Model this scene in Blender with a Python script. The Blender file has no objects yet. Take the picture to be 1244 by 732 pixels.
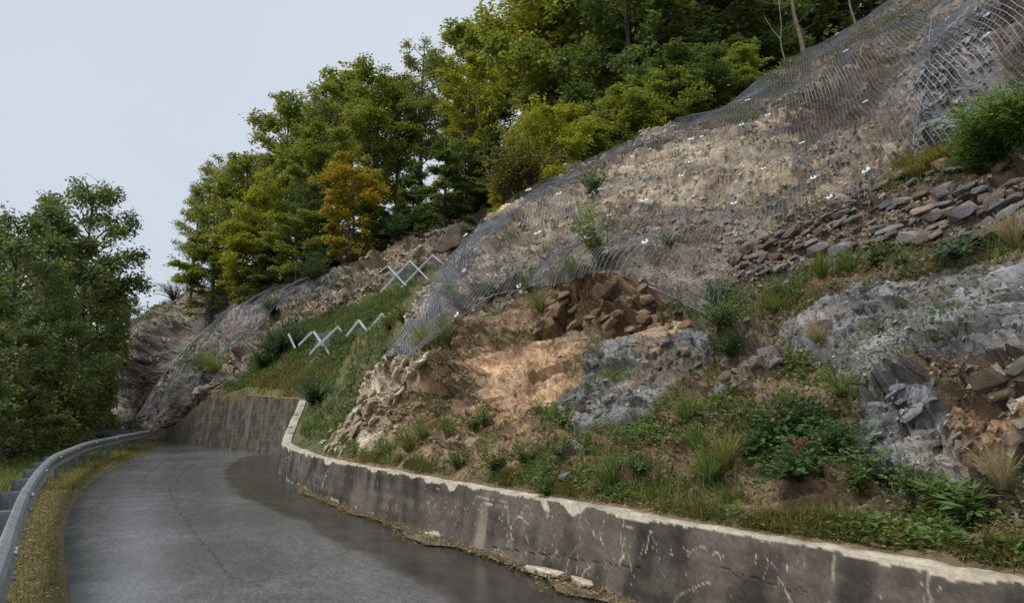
import bpy, bmesh, math, random
import numpy as np
from mathutils import Vector, Matrix
from mathutils.bvhtree import BVHTree

random.seed(7)
RNG = np.random.default_rng(7)
SC = bpy.context.scene
COL = SC.collection

# ------------------------------------------------------------------ camera
FPX, PW, PH, HORIZON, CAMZ = 898.0, 1244.0, 732.0, 500.0, 1.6
PITCH = math.atan((HORIZON - PH / 2) / FPX)
CP, SP = math.cos(PITCH), math.sin(PITCH)
cd = bpy.data.cameras.new('camera')
cd.sensor_width = 36.0
cd.lens = 36.0 * FPX / PW
cd.clip_start = 0.05
cd.clip_end = 3000
cam = bpy.data.objects.new('camera', cd)
COL.objects.link(cam)
cam.location = (0, 0, CAMZ)
cam.rotation_euler = (math.pi / 2 + PITCH, 0, 0)
SC.camera = cam

# ------------------------------------------------------------------ sky, sun, exposure
SUN_EL, SUN_AZ = math.radians(52), math.radians(232)     # azimuth clockwise from +Y
world = bpy.data.worlds.new('World')
SC.world = world
world.use_nodes = True
wn, wl = world.node_tree.nodes, world.node_tree.links
wn.clear()
sky = wn.new('ShaderNodeTexSky')
sky.sky_type = 'NISHITA'
sky.sun_disc = False
sky.sun_elevation = SUN_EL
sky.sun_rotation = SUN_AZ
sky.air_density, sky.dust_density, sky.ozone_density = 1.0, 2.0, 1.0
bg1 = wn.new('ShaderNodeBackground'); bg1.inputs[1].default_value = 0.05
wl.new(sky.outputs[0], bg1.inputs[0])
# the cloud deck: an even pale layer with faint soft structure
tc = wn.new('ShaderNodeTexCoord')
nz = wn.new('ShaderNodeTexNoise'); nz.inputs['Scale'].default_value = 1.6; nz.inputs['Detail'].default_value = 4
wl.new(tc.outputs['Generated'], nz.inputs['Vector'])
cr = wn.new('ShaderNodeValToRGB')
cr.color_ramp.elements[0].position = 0.30; cr.color_ramp.elements[0].color = (0.535, 0.585, 0.665, 1)
cr.color_ramp.elements[1].position = 0.72; cr.color_ramp.elements[1].color = (0.615, 0.66, 0.735, 1)
wl.new(nz.outputs['Fac'], cr.inputs[0])
bg2 = wn.new('ShaderNodeBackground'); bg2.inputs[1].default_value = 0.56
wl.new(cr.outputs[0], bg2.inputs[0])
mx = wn.new('ShaderNodeMixShader'); mx.inputs[0].default_value = 0.88
wl.new(bg1.outputs[0], mx.inputs[1]); wl.new(bg2.outputs[0], mx.inputs[2])
wo = wn.new('ShaderNodeOutputWorld'); wl.new(mx.outputs[0], wo.inputs[0])

sl = bpy.data.lights.new('sun', 'SUN')
sl.energy = 1.5
sl.angle = math.radians(25)
sl.color = (1.0, 0.96, 0.90)
sun = bpy.data.objects.new('sun', sl)
COL.objects.link(sun)
sd = Vector((math.sin(SUN_AZ) * math.cos(SUN_EL), math.cos(SUN_AZ) * math.cos(SUN_EL), math.sin(SUN_EL)))
sun.rotation_euler = (-sd).to_track_quat('-Z', 'Y').to_euler()
sun.location = (0, 0, 60)
vs = SC.view_settings
vs.view_transform = 'Standard'; vs.look = 'None'; vs.exposure = 1.1; vs.gamma = 1.0; vs.use_curve_mapping = False
SC.cycles.max_bounces = 6
SC.cycles.transparent_max_bounces = 8

# ------------------------------------------------------------------ maths helpers
def unproj(px, py, Y):
    """world point seen at photo pixel (px,py) at world depth Y"""
    px, py, Y = np.broadcast_arrays(*[np.asarray(v, float) for v in (px, py, Y)])
    u = (px - PW / 2) / FPX; v = (PH / 2 - py) / FPX
    dx, dy, dz = u, CP - v * SP, SP + v * CP
    k = Y / dy
    return np.stack([dx * k, Y, CAMZ + dz * k], -1)

def on_z(px, py, z):
    px, py = np.asarray(px, float), np.asarray(py, float)
    u = (px - PW / 2) / FPX; v = (PH / 2 - py) / FPX
    dx, dy, dz = u, CP - v * SP, SP + v * CP
    k = (z - CAMZ) / dz
    return np.stack([dx * k, dy * k, np.full_like(dx, z)], -1)

def proj(P):
    P = np.asarray(P, float)
    X, Y, Z = P[..., 0], P[..., 1], P[..., 2] - CAMZ
    zc = Y * CP + Z * SP; yc = -Y * SP + Z * CP
    zc = np.where(zc > 0.05, zc, 0.05)
    return PW / 2 + FPX * X / zc, PH / 2 - FPX * yc / zc

def h01(i, j, k, seed):
    i, j, k = (np.asarray(v).astype(np.int64) for v in (i, j, k))
    h = (i * 73856093) ^ (j * 19349663) ^ (k * 83492791) ^ np.int64(seed * 2654435761 % (2 ** 31))
    h = h & 0xffffffff
    h = ((h ^ (h >> 15)) * 2246822519) & 0xffffffff
    h = ((h ^ (h >> 13)) * 3266489917) & 0xffffffff
    h = h ^ (h >> 16)
    return (h & 0xffffff) / float(0xffffff)

def vnoise(P, seed=0):
    P = np.asarray(P, float)
    I = np.floor(P).astype(np.int64); F = P - I
    F = F * F * (3 - 2 * F)
    r = 0
    for a in (0, 1):
        for b in (0, 1):
            for c in (0, 1):
                w = (F[..., 0] if a else 1 - F[..., 0]) * (F[..., 1] if b else 1 - F[..., 1]) * (F[..., 2] if c else 1 - F[..., 2])
                r = r + w * h01(I[..., 0] + a, I[..., 1] + b, I[..., 2] + c, seed)
    return r

def fbm(P, octv=4, seed=0):
    P = np.asarray(P, float); s = 0; amp = 0.5; tot = 0
    for o in range(octv):
        s = s + amp * vnoise(P * 2 ** o + 13.7 * o, seed + o); tot += amp; amp *= 0.5
    return s / tot

def facets(U, V, seed=0, tilt=1.0):
    """piecewise-planar relief over a 2-D field: every cell its own height and tilt; returns height and edge distance"""
    I, J = np.floor(U).astype(np.int64), np.floor(V).astype(np.int64)
    d1 = np.full(U.shape, 9.0); d2 = np.full(U.shape, 9.0); h = np.zeros(U.shape); idv = np.zeros(U.shape)
    for a in (-1, 0, 1):
        for b in (-1, 0, 1):
            ci, cj = I + a, J + b
            dx = U - (ci + h01(ci, cj, 1, seed)); dy = V - (cj + h01(ci, cj, 2, seed))
            d = dx * dx + dy * dy
            hh = h01(ci, cj, 3, seed) + tilt * ((h01(ci, cj, 4, seed) - .5) * dx + (h01(ci, cj, 5, seed) - .35) * dy)
            m = d < d1
            d2 = np.where(m, d1, np.minimum(d2, d)); d1 = np.where(m, d, d1)
            h = np.where(m, hh, h); idv = np.where(m, h01(ci, cj, 6, seed), idv)
    return h, np.sqrt(d2) - np.sqrt(d1), idv

def inpoly(x, y, poly):
    r = np.zeros(x.shape, bool); n = len(poly); j = n - 1
    for i in range(n):
        xi, yi = poly[i]; xj, yj = poly[j]
        if yi != yj:
            r ^= ((yi > y) != (yj > y)) & (x < (xj - xi) * (y - yi) / (yj - yi) + xi)
        j = i
    return r

def srgb(r, g, b):
    f = lambda c: c / 12.92 if c <= 0.04045 else ((c + 0.055) / 1.055) ** 2.4
    return np.array([f(r / 255), f(g / 255), f(b / 255)])

# ------------------------------------------------------------------ mesh helpers
def mesh_np(name, V, face_arrays, cols=None, rough=None, smooth=False, uv=None):
    me = bpy.data.meshes.new(name)
    V = np.asarray(V, np.float32)
    me.vertices.add(len(V)); me.vertices.foreach_set('co', V.ravel())
    fa = [np.asarray(f, np.int32) for f in face_arrays if len(f)]
    nl = sum(f.size for f in fa); nf = sum(len(f) for f in fa)
    me.loops.add(nl); me.polygons.add(nf)
    me.loops.foreach_set('vertex_index', np.concatenate([f.ravel() for f in fa]))
    tot = np.concatenate([np.full(len(f), f.shape[1], np.int32) for f in fa])
    st = np.concatenate([[0], np.cumsum(tot)[:-1]]).astype(np.int32)
    me.polygons.foreach_set('loop_start', st)
    if smooth: me.polygons.foreach_set('use_smooth', np.ones(nf, bool))
    else: me.polygons.foreach_set('use_smooth', np.zeros(nf, bool))
    if cols is not None:
        at = me.attributes.new('Col', 'FLOAT_COLOR', 'POINT')
        c4 = np.ones((len(V), 4), np.float32); c4[:, :3] = cols
        at.data.foreach_set('color', c4.ravel())
    if rough is not None:
        at = me.attributes.new('Rough', 'FLOAT', 'POINT'); at.data.foreach_set('value', np.asarray(rough, np.float32))
    me.update(calc_edges=True); me.validate()
    return me

def link(name, me, mat=None, parent=None, loc=None):
    o = bpy.data.objects.new(name, me); COL.objects.link(o)
    if mat is not None and me is not None and not me.materials: me.materials.append(mat)
    if parent is not None: o.parent = parent
    if loc is not None: o.location = loc
    return o

def tag(o, label=None, cat=None, group=None, kind=None):
    if label: o['label'] = label
    if cat: o['category'] = cat
    if group: o['group'] = group
    if kind: o['kind'] = kind
    return o

def empty(name, loc, label, cat, group=None):
    o = bpy.data.objects.new(name, None); COL.objects.link(o); o.location = loc
    o.empty_display_size = 0.1
    return tag(o, label, cat, group)

class Geo:
    """collects tubes, leaves, boxes as numpy chunks -> one mesh"""
    def __init__(s): s.v = []; s.q = []; s.t = []; s.c = []; s.n = 0
    def add(s, V, quads=None, tris=None, col=(1, 1, 1)):
        V = np.asarray(V, float); s.v.append(V)
        c = np.asarray(col, float)
        s.c.append(np.broadcast_to(c, V.shape).copy())
        if quads is not None and len(quads): s.q.append(np.asarray(quads) + s.n)
        if tris is not None and len(tris): s.t.append(np.asarray(tris) + s.n)
        s.n += len(V)
    def tube(s, pts, rad, sides=5, col=(1, 1, 1), cap=True):
        pts = np.asarray(pts, float); n = len(pts); rad = np.broadcast_to(np.asarray(rad, float), (n,))
        tg = np.gradient(pts, axis=0); tg /= np.linalg.norm(tg, axis=1)[:, None] + 1e-9
        ref = np.array([0, 0, 1.0]) if abs(tg[0, 2]) < 0.9 else np.array([1.0, 0, 0])
        A = np.cross(tg, ref); A /= np.linalg.norm(A, axis=1)[:, None] + 1e-9
        B = np.cross(tg, A)
        an = np.arange(sides) * 2 * np.pi / sides
        R = pts[:, None] + rad[:, None, None] * (np.cos(an)[None, :, None] * A[:, None] + np.sin(an)[None, :, None] * B[:, None])
        q = []
        i = np.arange(n - 1)[:, None] * sides; k = np.arange(sides)[None]
        k2 = (k + 1) % sides
        q = np.stack([i + k, i + k2, i + sides + k2, i + sides + k], -1).reshape(-1, 4)
        s.add(R.reshape(-1, 3), q, None, col)
        if cap:
            base = s.n - n * sides
            for r0 in (base, base + (n - 1) * sides):
                f = [[r0, r0 + j, r0 + j + 1] for j in range(1, sides - 1)]
                s.t.append(np.asarray(f))
    def box(s, c, sz, R=None, col=(1, 1, 1), bev=0):
        x = np.array([[i, j, k] for i in (-.5, .5) for j in (-.5, .5) for k in (-.5, .5)]) * np.asarray(sz)
        if R is not None: x = x @ np.asarray(R).T
        s.add(x + np.asarray(c), [[0, 1, 3, 2], [4, 6, 7, 5], [0, 4, 5, 1], [2, 3, 7, 6], [0, 2, 6, 4], [1, 5, 7, 3]], None, col)
    def leaves(s, P, D, N, L, Wd, cols):
        """folded diamond leaves: base P, direction D, normal N, length, width; two triangles each side of the midrib"""
        S = np.cross(D, N); S /= np.linalg.norm(S, axis=1)[:, None] + 1e-9
        L = np.broadcast_to(L, len(P))[:, None]; Wd = np.broadcast_to(Wd, len(P))[:, None]
        tip = P + D * L; mid = P + D * L * .45
        a = mid + S * Wd * .5 + N * Wd * .18; b = mid - S * Wd * .5 + N * Wd * .18
        V = np.stack([P, a, tip, b], 1).reshape(-1, 3)
        i = np.arange(len(P))[:, None] * 4
        t = np.concatenate([i + [0, 1, 2], i + [0, 2, 3]])
        s.add(V, None, t, np.repeat(cols, 4, 0))
    def mesh(s, name, smooth=False):
        return mesh_np(name, np.concatenate(s.v), ([np.concatenate(s.q)] if s.q else []) + ([np.concatenate(s.t)] if s.t else []), np.concatenate(s.c), smooth=smooth)

# ------------------------------------------------------------------ materials
def new_mat(name):
    m = bpy.data.materials.new(name); m.use_nodes = True
    n, l = m.node_tree.nodes, m.node_tree.links
    return m, n, l, n['Principled BSDF']

def noise(n, l, scale, detail=4, rough=.55, coord='Object', vec=None):
    t = n.new('ShaderNodeTexCoord'); z = n.new('ShaderNodeTexNoise')
    z.inputs['Scale'].default_value = scale; z.inputs['Detail'].default_value = detail; z.inputs['Roughness'].default_value = rough
    l.new(vec if vec is not None else t.outputs[coord], z.inputs['Vector'])
    return z

def ramp(n, l, src, stops):
    r = n.new('ShaderNodeValToRGB'); e = r.color_ramp.elements
    while len(e) < len(stops): e.new(0.5)
    for k, (p, c) in enumerate(stops):
        e[k].position = p; e[k].color = (*c, 1) if len(c) == 3 else c
    l.new(src, r.inputs[0]); return r

def mul(n, l, a, b, fac=1.0, mode='MULTIPLY'):
    m = n.new('ShaderNodeMix'); m.data_type = 'RGBA'; m.blend_type = mode
    m.inputs['Factor'].default_value = fac
    l.new(a, m.inputs[6]); l.new(b, m.inputs[7]); return m.outputs[2]

def bump(n, l, h, strength, dist, bs):
    b = n.new('ShaderNodeBump'); b.inputs['Strength'].default_value = strength; b.inputs['Distance'].default_value = dist
    l.new(h, b.inputs['Height']); l.new(b.outputs[0], bs.inputs['Normal']); return b

def mat_attr(name, scale=18, lo=.62, hi=1.35, rough=None, bstr=.5, bdist=.02, spec=.4, detail=6):
    """vertex colour x fine noise grain, roughness from the mesh when rough is None"""
    m, n, l, bs = new_mat(name)
    a = n.new('ShaderNodeAttribute'); a.attribute_name = 'Col'
    z = noise(n, l, scale, detail, .65)
    r = ramp(n, l, z.outputs['Fac'], [(.28, (lo, lo, lo)), (.72, (hi, hi * .99, hi * .97))])
    c = mul(n, l, a.outputs['Color'], r.outputs[0])
    l.new(c, bs.inputs['Base Color'])
    if rough is None:
        q = n.new('ShaderNodeAttribute'); q.attribute_name = 'Rough'; l.new(q.outputs['Fac'], bs.inputs['Roughness'])
    else: bs.inputs['Roughness'].default_value = rough
    bs.inputs['Specular IOR Level'].default_value = spec
    z2 = noise(n, l, scale * 2.3, 8, .7)
    bump(n, l, z2.outputs['Fac'], bstr, bdist, bs)
    return m

def mat_leaf(name, tint=(1, 1, 1), trans=.48, rough=.5, spec=.25):
    m, n, l, bs = new_mat(name)
    a = n.new('ShaderNodeAttribute'); a.attribute_name = 'Col'
    rgb = n.new('ShaderNodeRGB'); rgb.outputs[0].default_value = (*tint, 1)
    c = mul(n, l, a.outputs['Color'], rgb.outputs[0])
    l.new(c, bs.inputs['Base Color']); bs.inputs['Roughness'].default_value = rough
    bs.inputs['Specular IOR Level'].default_value = spec
    tr = n.new('ShaderNodeBsdfTranslucent'); l.new(c, tr.inputs[0])
    mxs = n.new('ShaderNodeMixShader'); mxs.inputs[0].default_value = trans
    l.new(bs.outputs[0], mxs.inputs[1]); l.new(tr.outputs[0], mxs.inputs[2])
    l.new(mxs.outputs[0], n['Material Output'].inputs[0])
    return m

M_HILL = mat_attr('weathered_rock_and_soil', 14, .6, 1.4, None, .8, .03)
n, l = M_HILL.node_tree.nodes, M_HILL.node_tree.links
bed = n.new('ShaderNodeAttribute'); bed.attribute_name = 'Bed'
nw = noise(n, l, 3.0, 5, .6, vec=bed.outputs['Vector'])
mixv = n.new('ShaderNodeMix'); mixv.data_type = 'VECTOR'; mixv.inputs['Factor'].default_value = .16
l.new(bed.outputs['Vector'], mixv.inputs[4]); l.new(nw.outputs['Color'], mixv.inputs[5])
nm = noise(n, l, 2.3, 4, .6); nmr = n.new('ShaderNodeMapRange'); nmr.inputs['From Min'].default_value = .38; nmr.inputs['From Max'].default_value = .62
l.new(nm.outputs['Fac'], nmr.inputs['Value'])
prevb = [q for q in n if q.type == 'BUMP'][0]
for scl, rot_, st_, di_, wd_ in (((1.1, 4.2, 3), .25, .8, .05, .07), ((3.2, 11, 6), -.15, .7, .022, .10), ((5, 2.0, 4), .5, .5, .03, .05)):
    mp_ = n.new('ShaderNodeMapping'); mp_.inputs['Rotation'].default_value = (0, 0, rot_); mp_.inputs['Scale'].default_value = scl
    l.new(mixv.outputs[1], mp_.inputs['Vector'])
    vx = n.new('ShaderNodeTexVoronoi'); vx.feature = 'DISTANCE_TO_EDGE'; vx.inputs['Scale'].default_value = 1; l.new(mp_.outputs[0], vx.inputs['Vector'])
    mr = n.new('ShaderNodeMapRange'); mr.inputs['From Max'].default_value = wd_; l.new(vx.outputs['Distance'], mr.inputs['Value'])
    mxh = n.new('ShaderNodeMix'); mxh.inputs[2].default_value = 1.0
    l.new(nmr.outputs[0], mxh.inputs[0]); l.new(mr.outputs[0], mxh.inputs[3])
    bb = n.new('ShaderNodeBump'); bb.inputs['Strength'].default_value = st_; bb.inputs['Distance'].default_value = di_
    l.new(mxh.outputs[0], bb.inputs['Height']); l.new(prevb.outputs[0], bb.inputs['Normal']); prevb = bb
l.new(prevb.outputs[0], n['Principled BSDF'].inputs['Normal'])
M_STONE = mat_attr('slate_stone', 16, .45, 1.5, .6, .9, .02)
M_WALL = mat_attr('stained_concrete', 30, .72, 1.25, .75, .5, .006)
M_DIRT = mat_attr('verge_soil', 30, .6, 1.4, .9, .8, .02)
M_PLANT = mat_leaf('plant_leaf')
M_BARK, n, l, bs = new_mat('bark')
z = noise(n, l, 9, 6); r = ramp(n, l, z.outputs['Fac'], [(.3, (.025, .02, .016)), (.7, (.10, .085, .07))])
l.new(r.outputs[0], bs.inputs['Base Color']); bs.inputs['Roughness'].default_value = .9
bump(n, l, z.outputs['Fac'], .6, .02, bs)
M_STEEL, n, l, bs = new_mat('galvanised_steel')
z = noise(n, l, 5, 6, .6); r = ramp(n, l, z.outputs['Fac'], [(.3, (.30, .32, .34)), (.7, (.50, .525, .555))])
l.new(r.outputs[0], bs.inputs['Base Color'])
bs.inputs['Metallic'].default_value = .75; bs.inputs['Roughness'].default_value = .48
z2 = noise(n, l, 60, 3); bump(n, l, z2.outputs['Fac'], .12, .004, bs)
M_WIRE, n, l, bs = new_mat('zinc_wire')
z = noise(n, l, 1.2, 4); r = ramp(n, l, z.outputs['Fac'], [(.3, (.16, .175, .20)), (.7, (.31, .33, .36))])
l.new(r.outputs[0], bs.inputs['Base Color']); bs.inputs['Metallic'].default_value = .35; bs.inputs['Roughness'].default_value = .5
M_PLATE, n, l, bs = new_mat('bright_zinc_plate')
z = noise(n, l, 14, 4); r = ramp(n, l, z.outputs['Fac'], [(.3, (.50, .53, .57)), (.7, (.74, .76, .79))])
l.new(r.outputs[0], bs.inputs['Base Color']); bs.inputs['Roughness'].default_value = .5
M_POST, n, l, bs = new_mat('pale_steel_beam')
z = noise(n, l, 6, 4); r = ramp(n, l, z.outputs['Fac'], [(.3, (.50, .53, .55)), (.7, (.74, .76, .78))])
l.new(r.outputs[0], bs.inputs['Base Color']); bs.inputs['Roughness'].default_value = .55

M_ROAD, n, l, bs = new_mat('damp_asphalt')
a = n.new('ShaderNodeAttribute'); a.attribute_name = 'Col'; q = n.new('ShaderNodeAttribute'); q.attribute_name = 'Rough'
za = noise(n, l, 95, 3, .7); zv = n.new('ShaderNodeTexVoronoi'); zv.inputs['Scale'].default_value = 75
tcr = n.new('ShaderNodeTexCoord'); l.new(tcr.outputs['Object'], zv.inputs['Vector'])
r = ramp(n, l, za.outputs['Fac'], [(.32, (.55, .55, .55)), (.68, (1.45, 1.44, 1.42))])
r2 = ramp(n, l, zv.outputs['Distance'], [(.1, (1.25, 1.25, 1.25)), (.7, (.7, .7, .7))])
l.new(mul(n, l, mul(n, l, a.outputs['Color'], r.outputs[0]), r2.outputs[0]), bs.inputs['Base Color'])
l.new(q.outputs['Fac'], bs.inputs['Roughness']); bs.inputs['Specular IOR Level'].default_value = .75
bump(n, l, zv.outputs['Distance'], .16, .006, bs)
M_CRACK, n, l, bs = new_mat('crack_filler'); bs.inputs['Base Color'].default_value = (.045, .043, .041, 1); bs.inputs['Roughness'].default_value = .6

# ------------------------------------------------------------------ skew ground frame: a along the road, s across it (uphill)
ER = np.array([-.57, .82]); ET = np.array([.82, .57])
ER /= np.linalg.norm(ER); ET = np.array([ER[1], -ER[0]])
def to_as(P): return P[..., 0] * ER[0] + P[..., 1] * ER[1], P[..., 0] * ET[0] + P[..., 1] * ET[1]
def to_xy(a, s): return a * ER[0] + s * ET[0], a * ER[1] + s * ET[1]

WALL_H = .72
wpx = [(1400, 740), (1244, 705), (1050, 672), (870, 645), (720, 615), (590, 593), (450, 568), (390, 556), (355, 546), (340, 538)]
wa, ws = to_as(on_z([p[0] for p in wpx], [p[1] for p in wpx], WALL_H))
corner = unproj(365, 485, 27.6); ca, cs = to_as(corner)
far = on_z([300, 250, 192], [547, 542, 535.5], 0.0); fa_, fs_ = to_as(far)
KA = np.concatenate([[wa[0] - 8], wa, [ca], fa_, [fa_[-1] + 6, fa_[-1] + 14, fa_[-1] + 40]])
KS = np.concatenate([[ws[0] - 1.1], ws, [cs], fs_, [fs_[-1] - 1.2, fs_[-1] - 4.5, fs_[-1] - 25]])
KH = np.concatenate([[WALL_H], np.full(len(wa), WALL_H), [2.08, 2.3, 2.3, .15, .05, .05, .05]])
_fa = np.arange(KA[0], KA[-1], .05)
def _smooth(y, w):
    k = np.exp(-.5 * (np.arange(-3 * w, 3 * w + 1) / w) ** 2); k /= k.sum()
    return np.convolve(np.pad(y, 3 * w, mode='edge'), k, 'valid')
_fs0 = np.interp(_fa, KA, KS)
_fs = _smooth(_fs0, 14)
_bl = np.clip(1 - np.abs(_fa - ca) / 1.5, 0, 1); _fs = _fs * (1 - _bl) + _smooth(_fs0, 3) * _bl
_fh = _smooth(np.interp(_fa, KA, KH), 5)
def s_wall(a): return np.interp(a, _fa, _fs)
def h_wall(a): return np.interp(a, _fa, _fh)
A_END = fa_[-1]

# ------------------------------------------------------------------ hillside base surface: thin-plate spline through surveyed points
ctrl = [  # (px, py, depth)
    (1100, 600, 5.5), (1100, 450, 6.3), (1100, 400, 6.6), (1100, 320, 8.0), (1100, 240, 8.8), (1100, 180, 10), (1100, 100, 13), (1110, 40, 18), (1100, 2, 23.5),
    (1230, 610, 4.6), (1230, 440, 5.5), (1230, 320, 6.6), (1230, 225, 7.4), (1230, 130, 8.6), (1230, 60, 9.8), (1230, 0, 11.5), (1300, -120, 15),
    (950, 600, 6.2), (950, 520, 6.9), (950, 420, 7.9), (950, 340, 9.0), (950, 270, 10.4), (950, 180, 14), (950, 120, 18), (950, 88, 21),
    (800, 580, 7.2), (800, 480, 8.3), (800, 420, 9.0), (800, 345, 9.9), (800, 300, 11), (800, 240, 13), (800, 195, 15.6), (800, 166, 18),
    (700, 560, 8.2), (700, 500, 9.3), (700, 430, 10.2), (700, 350, 11.1), (700, 290, 12.9), (700, 240, 15), (700, 205, 17),
    (600, 560, 9.4), (600, 500, 10.4), (600, 440, 11.3), (600, 390, 12), (600, 340, 13), (600, 300, 14.2), (600, 266, 15.8),
    (480, 545, 11.9), (480, 500, 13), (485, 430, 14.6), (540, 335, 15.3), (430, 520, 14.2),
    # gully and far hillside
    (385, 535, 20), (400, 470, 27), (440, 420, 29.5), (480, 395, 31.5), (520, 340, 37), (560, 290, 43), (600, 240, 49), (500, 310, 42),
    (450, 300, 46), (400, 330, 45), (400, 390, 36.5), (350, 430, 34), (300, 462, 34), (250, 466, 37), (330, 345, 50), (250, 352, 54), (250, 420, 45),
    (200, 400, 51), (200, 480, 44.5), (165, 480, 49), (180, 378, 55), (150, 420, 56)]
cpts = [unproj(*c) for c in ctrl]
crest = [(485, 430, 14.6), (540, 335, 15.3), (600, 266, 15.8), (700, 205, 17), (800, 166, 18), (950, 88, 21), (1100, 2, 23.5)]
for c in crest:
    p = unproj(*c)
    cpts.append(np.array([p[0] + ER[0] * 2.6, p[1] + ER[1] * 2.6, p[2] - 1.5]))
    if c[0] > 560: cpts.append(np.array([p[0] + ER[0] * 7, p[1] + ER[1] * 7, p[2] - 1.6]))
for px_, py_, d_, dz_ in [(447, 416, 20.5, -1.5), (447, 416, 25, -.9), (480, 395, 24, -1.5), (480, 395, 28, -.8), (520, 340, 25, -2.4), (520, 340, 31, -1.2), (420, 450, 22, -1.0), (560, 290, 30, -3), (560, 290, 37, -1.4)]:
    p = unproj(px_, py_, d_); cpts.append(np.array([p[0], p[1], p[2] + dz_]))
for (x, y, zz) in [(-24, 62, 8), (-38, 66, 6), (-10, 62, 17), (5, 60, 24), (25, 55, 28), (30, 35, 22), (25, 25, 19), (20, 12, 14.5), (14, 4, 9), (9, 0, 4.5), (-45, 55, 2), (40, 70, 36), (60, 40, 38), (-20, 90, 6)]:
    cpts.append(np.array([x, y, zz], float))
for a in np.concatenate([np.linspace(-4, 26, 16), np.linspace(28, A_END, 6)]):
    x, y = to_xy(a, s_wall(a) + .25); cpts.append(np.array([x, y, h_wall(a)]))
CP3 = np.array(cpts)
def _kern(r2): return np.where(r2 > 0, .5 * r2 * np.log(r2 + 1e-12), 0)
_n = len(CP3)
_D = ((CP3[:, None, :2] - CP3[None, :, :2]) ** 2).sum(-1)
_A = np.zeros((_n + 3, _n + 3)); _A[:_n, :_n] = _kern(_D) + np.eye(_n) * .6
_A[:_n, _n] = 1; _A[:_n, _n + 1:] = CP3[:, :2]; _A[_n:, :_n] = _A[:_n, _n:].T
_W = np.linalg.solve(_A, np.concatenate([CP3[:, 2], [0, 0, 0]]))
def tps(x, y):
    x = np.asarray(x, float); sh = x.shape; x = x.ravel(); y = np.asarray(y, float).ravel(); out = np.empty(len(x))
    for i in range(0, len(x), 40000):
        X, Y = x[i:i + 40000], y[i:i + 40000]
        r2 = (X[:, None] - CP3[None, :, 0]) ** 2 + (Y[:, None] - CP3[None, :, 1]) ** 2
        out[i:i + 40000] = _kern(r2) @ _W[:_n] + _W[_n] + X * _W[_n + 1] + Y * _W[_n + 2]
    return out.reshape(sh)
def t_back(a): return np.interp(a, [14.5, 18], [.13, .27])
def base_z(a, t):
    """height of the undetailed slope at along-road a, horizontal distance t behind the wall back"""
    s = s_wall(a) + t_back(a) + t
    x, y = to_xy(a, s); z = tps(x, y)
    x0, y0 = to_xy(a, s_wall(a) + t_back(a))
    corr = (h_wall(a) + np.interp(a, [14.5, 18], [.012, -.05]) - tps(x0, y0))
    return z + corr * np.exp(-np.maximum(t, 0) / .7)

# ------------------------------------------------------------------ hillside grid with real relief
def spaced(lo, hi, f):
    out = [lo]
    while out[-1] < hi: out.append(out[-1] + f(out[-1]))
    return np.array(out)
ga = np.concatenate([np.arange(-6, .3, .12), spaced(.3, 15.2, lambda a: .0037 * (.82 * a + 3.4)), spaced(15.25, 75, lambda a: .0055 * (.82 * a + 3.4))])
gt = np.concatenate([[-.12], spaced(0, 34, lambda t: .0040 * (5.5 + t * 1.05)), np.arange(34.5, 75, 1.0)])
NA, NT = len(ga), len(gt)
A2, T2 = np.meshgrid(ga, gt, indexing='ij')
X2, Y2 = to_xy(A2, s_wall(A2) + t_back(A2) + T2)
Z2 = base_z(A2, T2)
P2 = np.stack([X2, Y2, Z2], -1)
def grid_normals(P):
    da = np.gradient(P, axis=0); dt = np.gradient(P, axis=1)
    N = np.cross(dt, da); N /= np.linalg.norm(N, axis=-1)[..., None] + 1e-12
    return np.where(N[..., 2:3] < 0, -N, N)
N2 = grid_normals(P2)
PX2, PY2 = proj(P2)
wob = fbm(P2 * 2.0, 6, 5) - .5; wob2 = fbm(P2 * 2.0 + 50, 6, 9) - .5
sc_w = np.where(A2 < 14.3, 34 + 4.5 * np.clip(A2, 0, 14), 40)
QX, QY = PX2 + wob * sc_w, PY2 + wob2 * sc_w * .8

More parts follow.
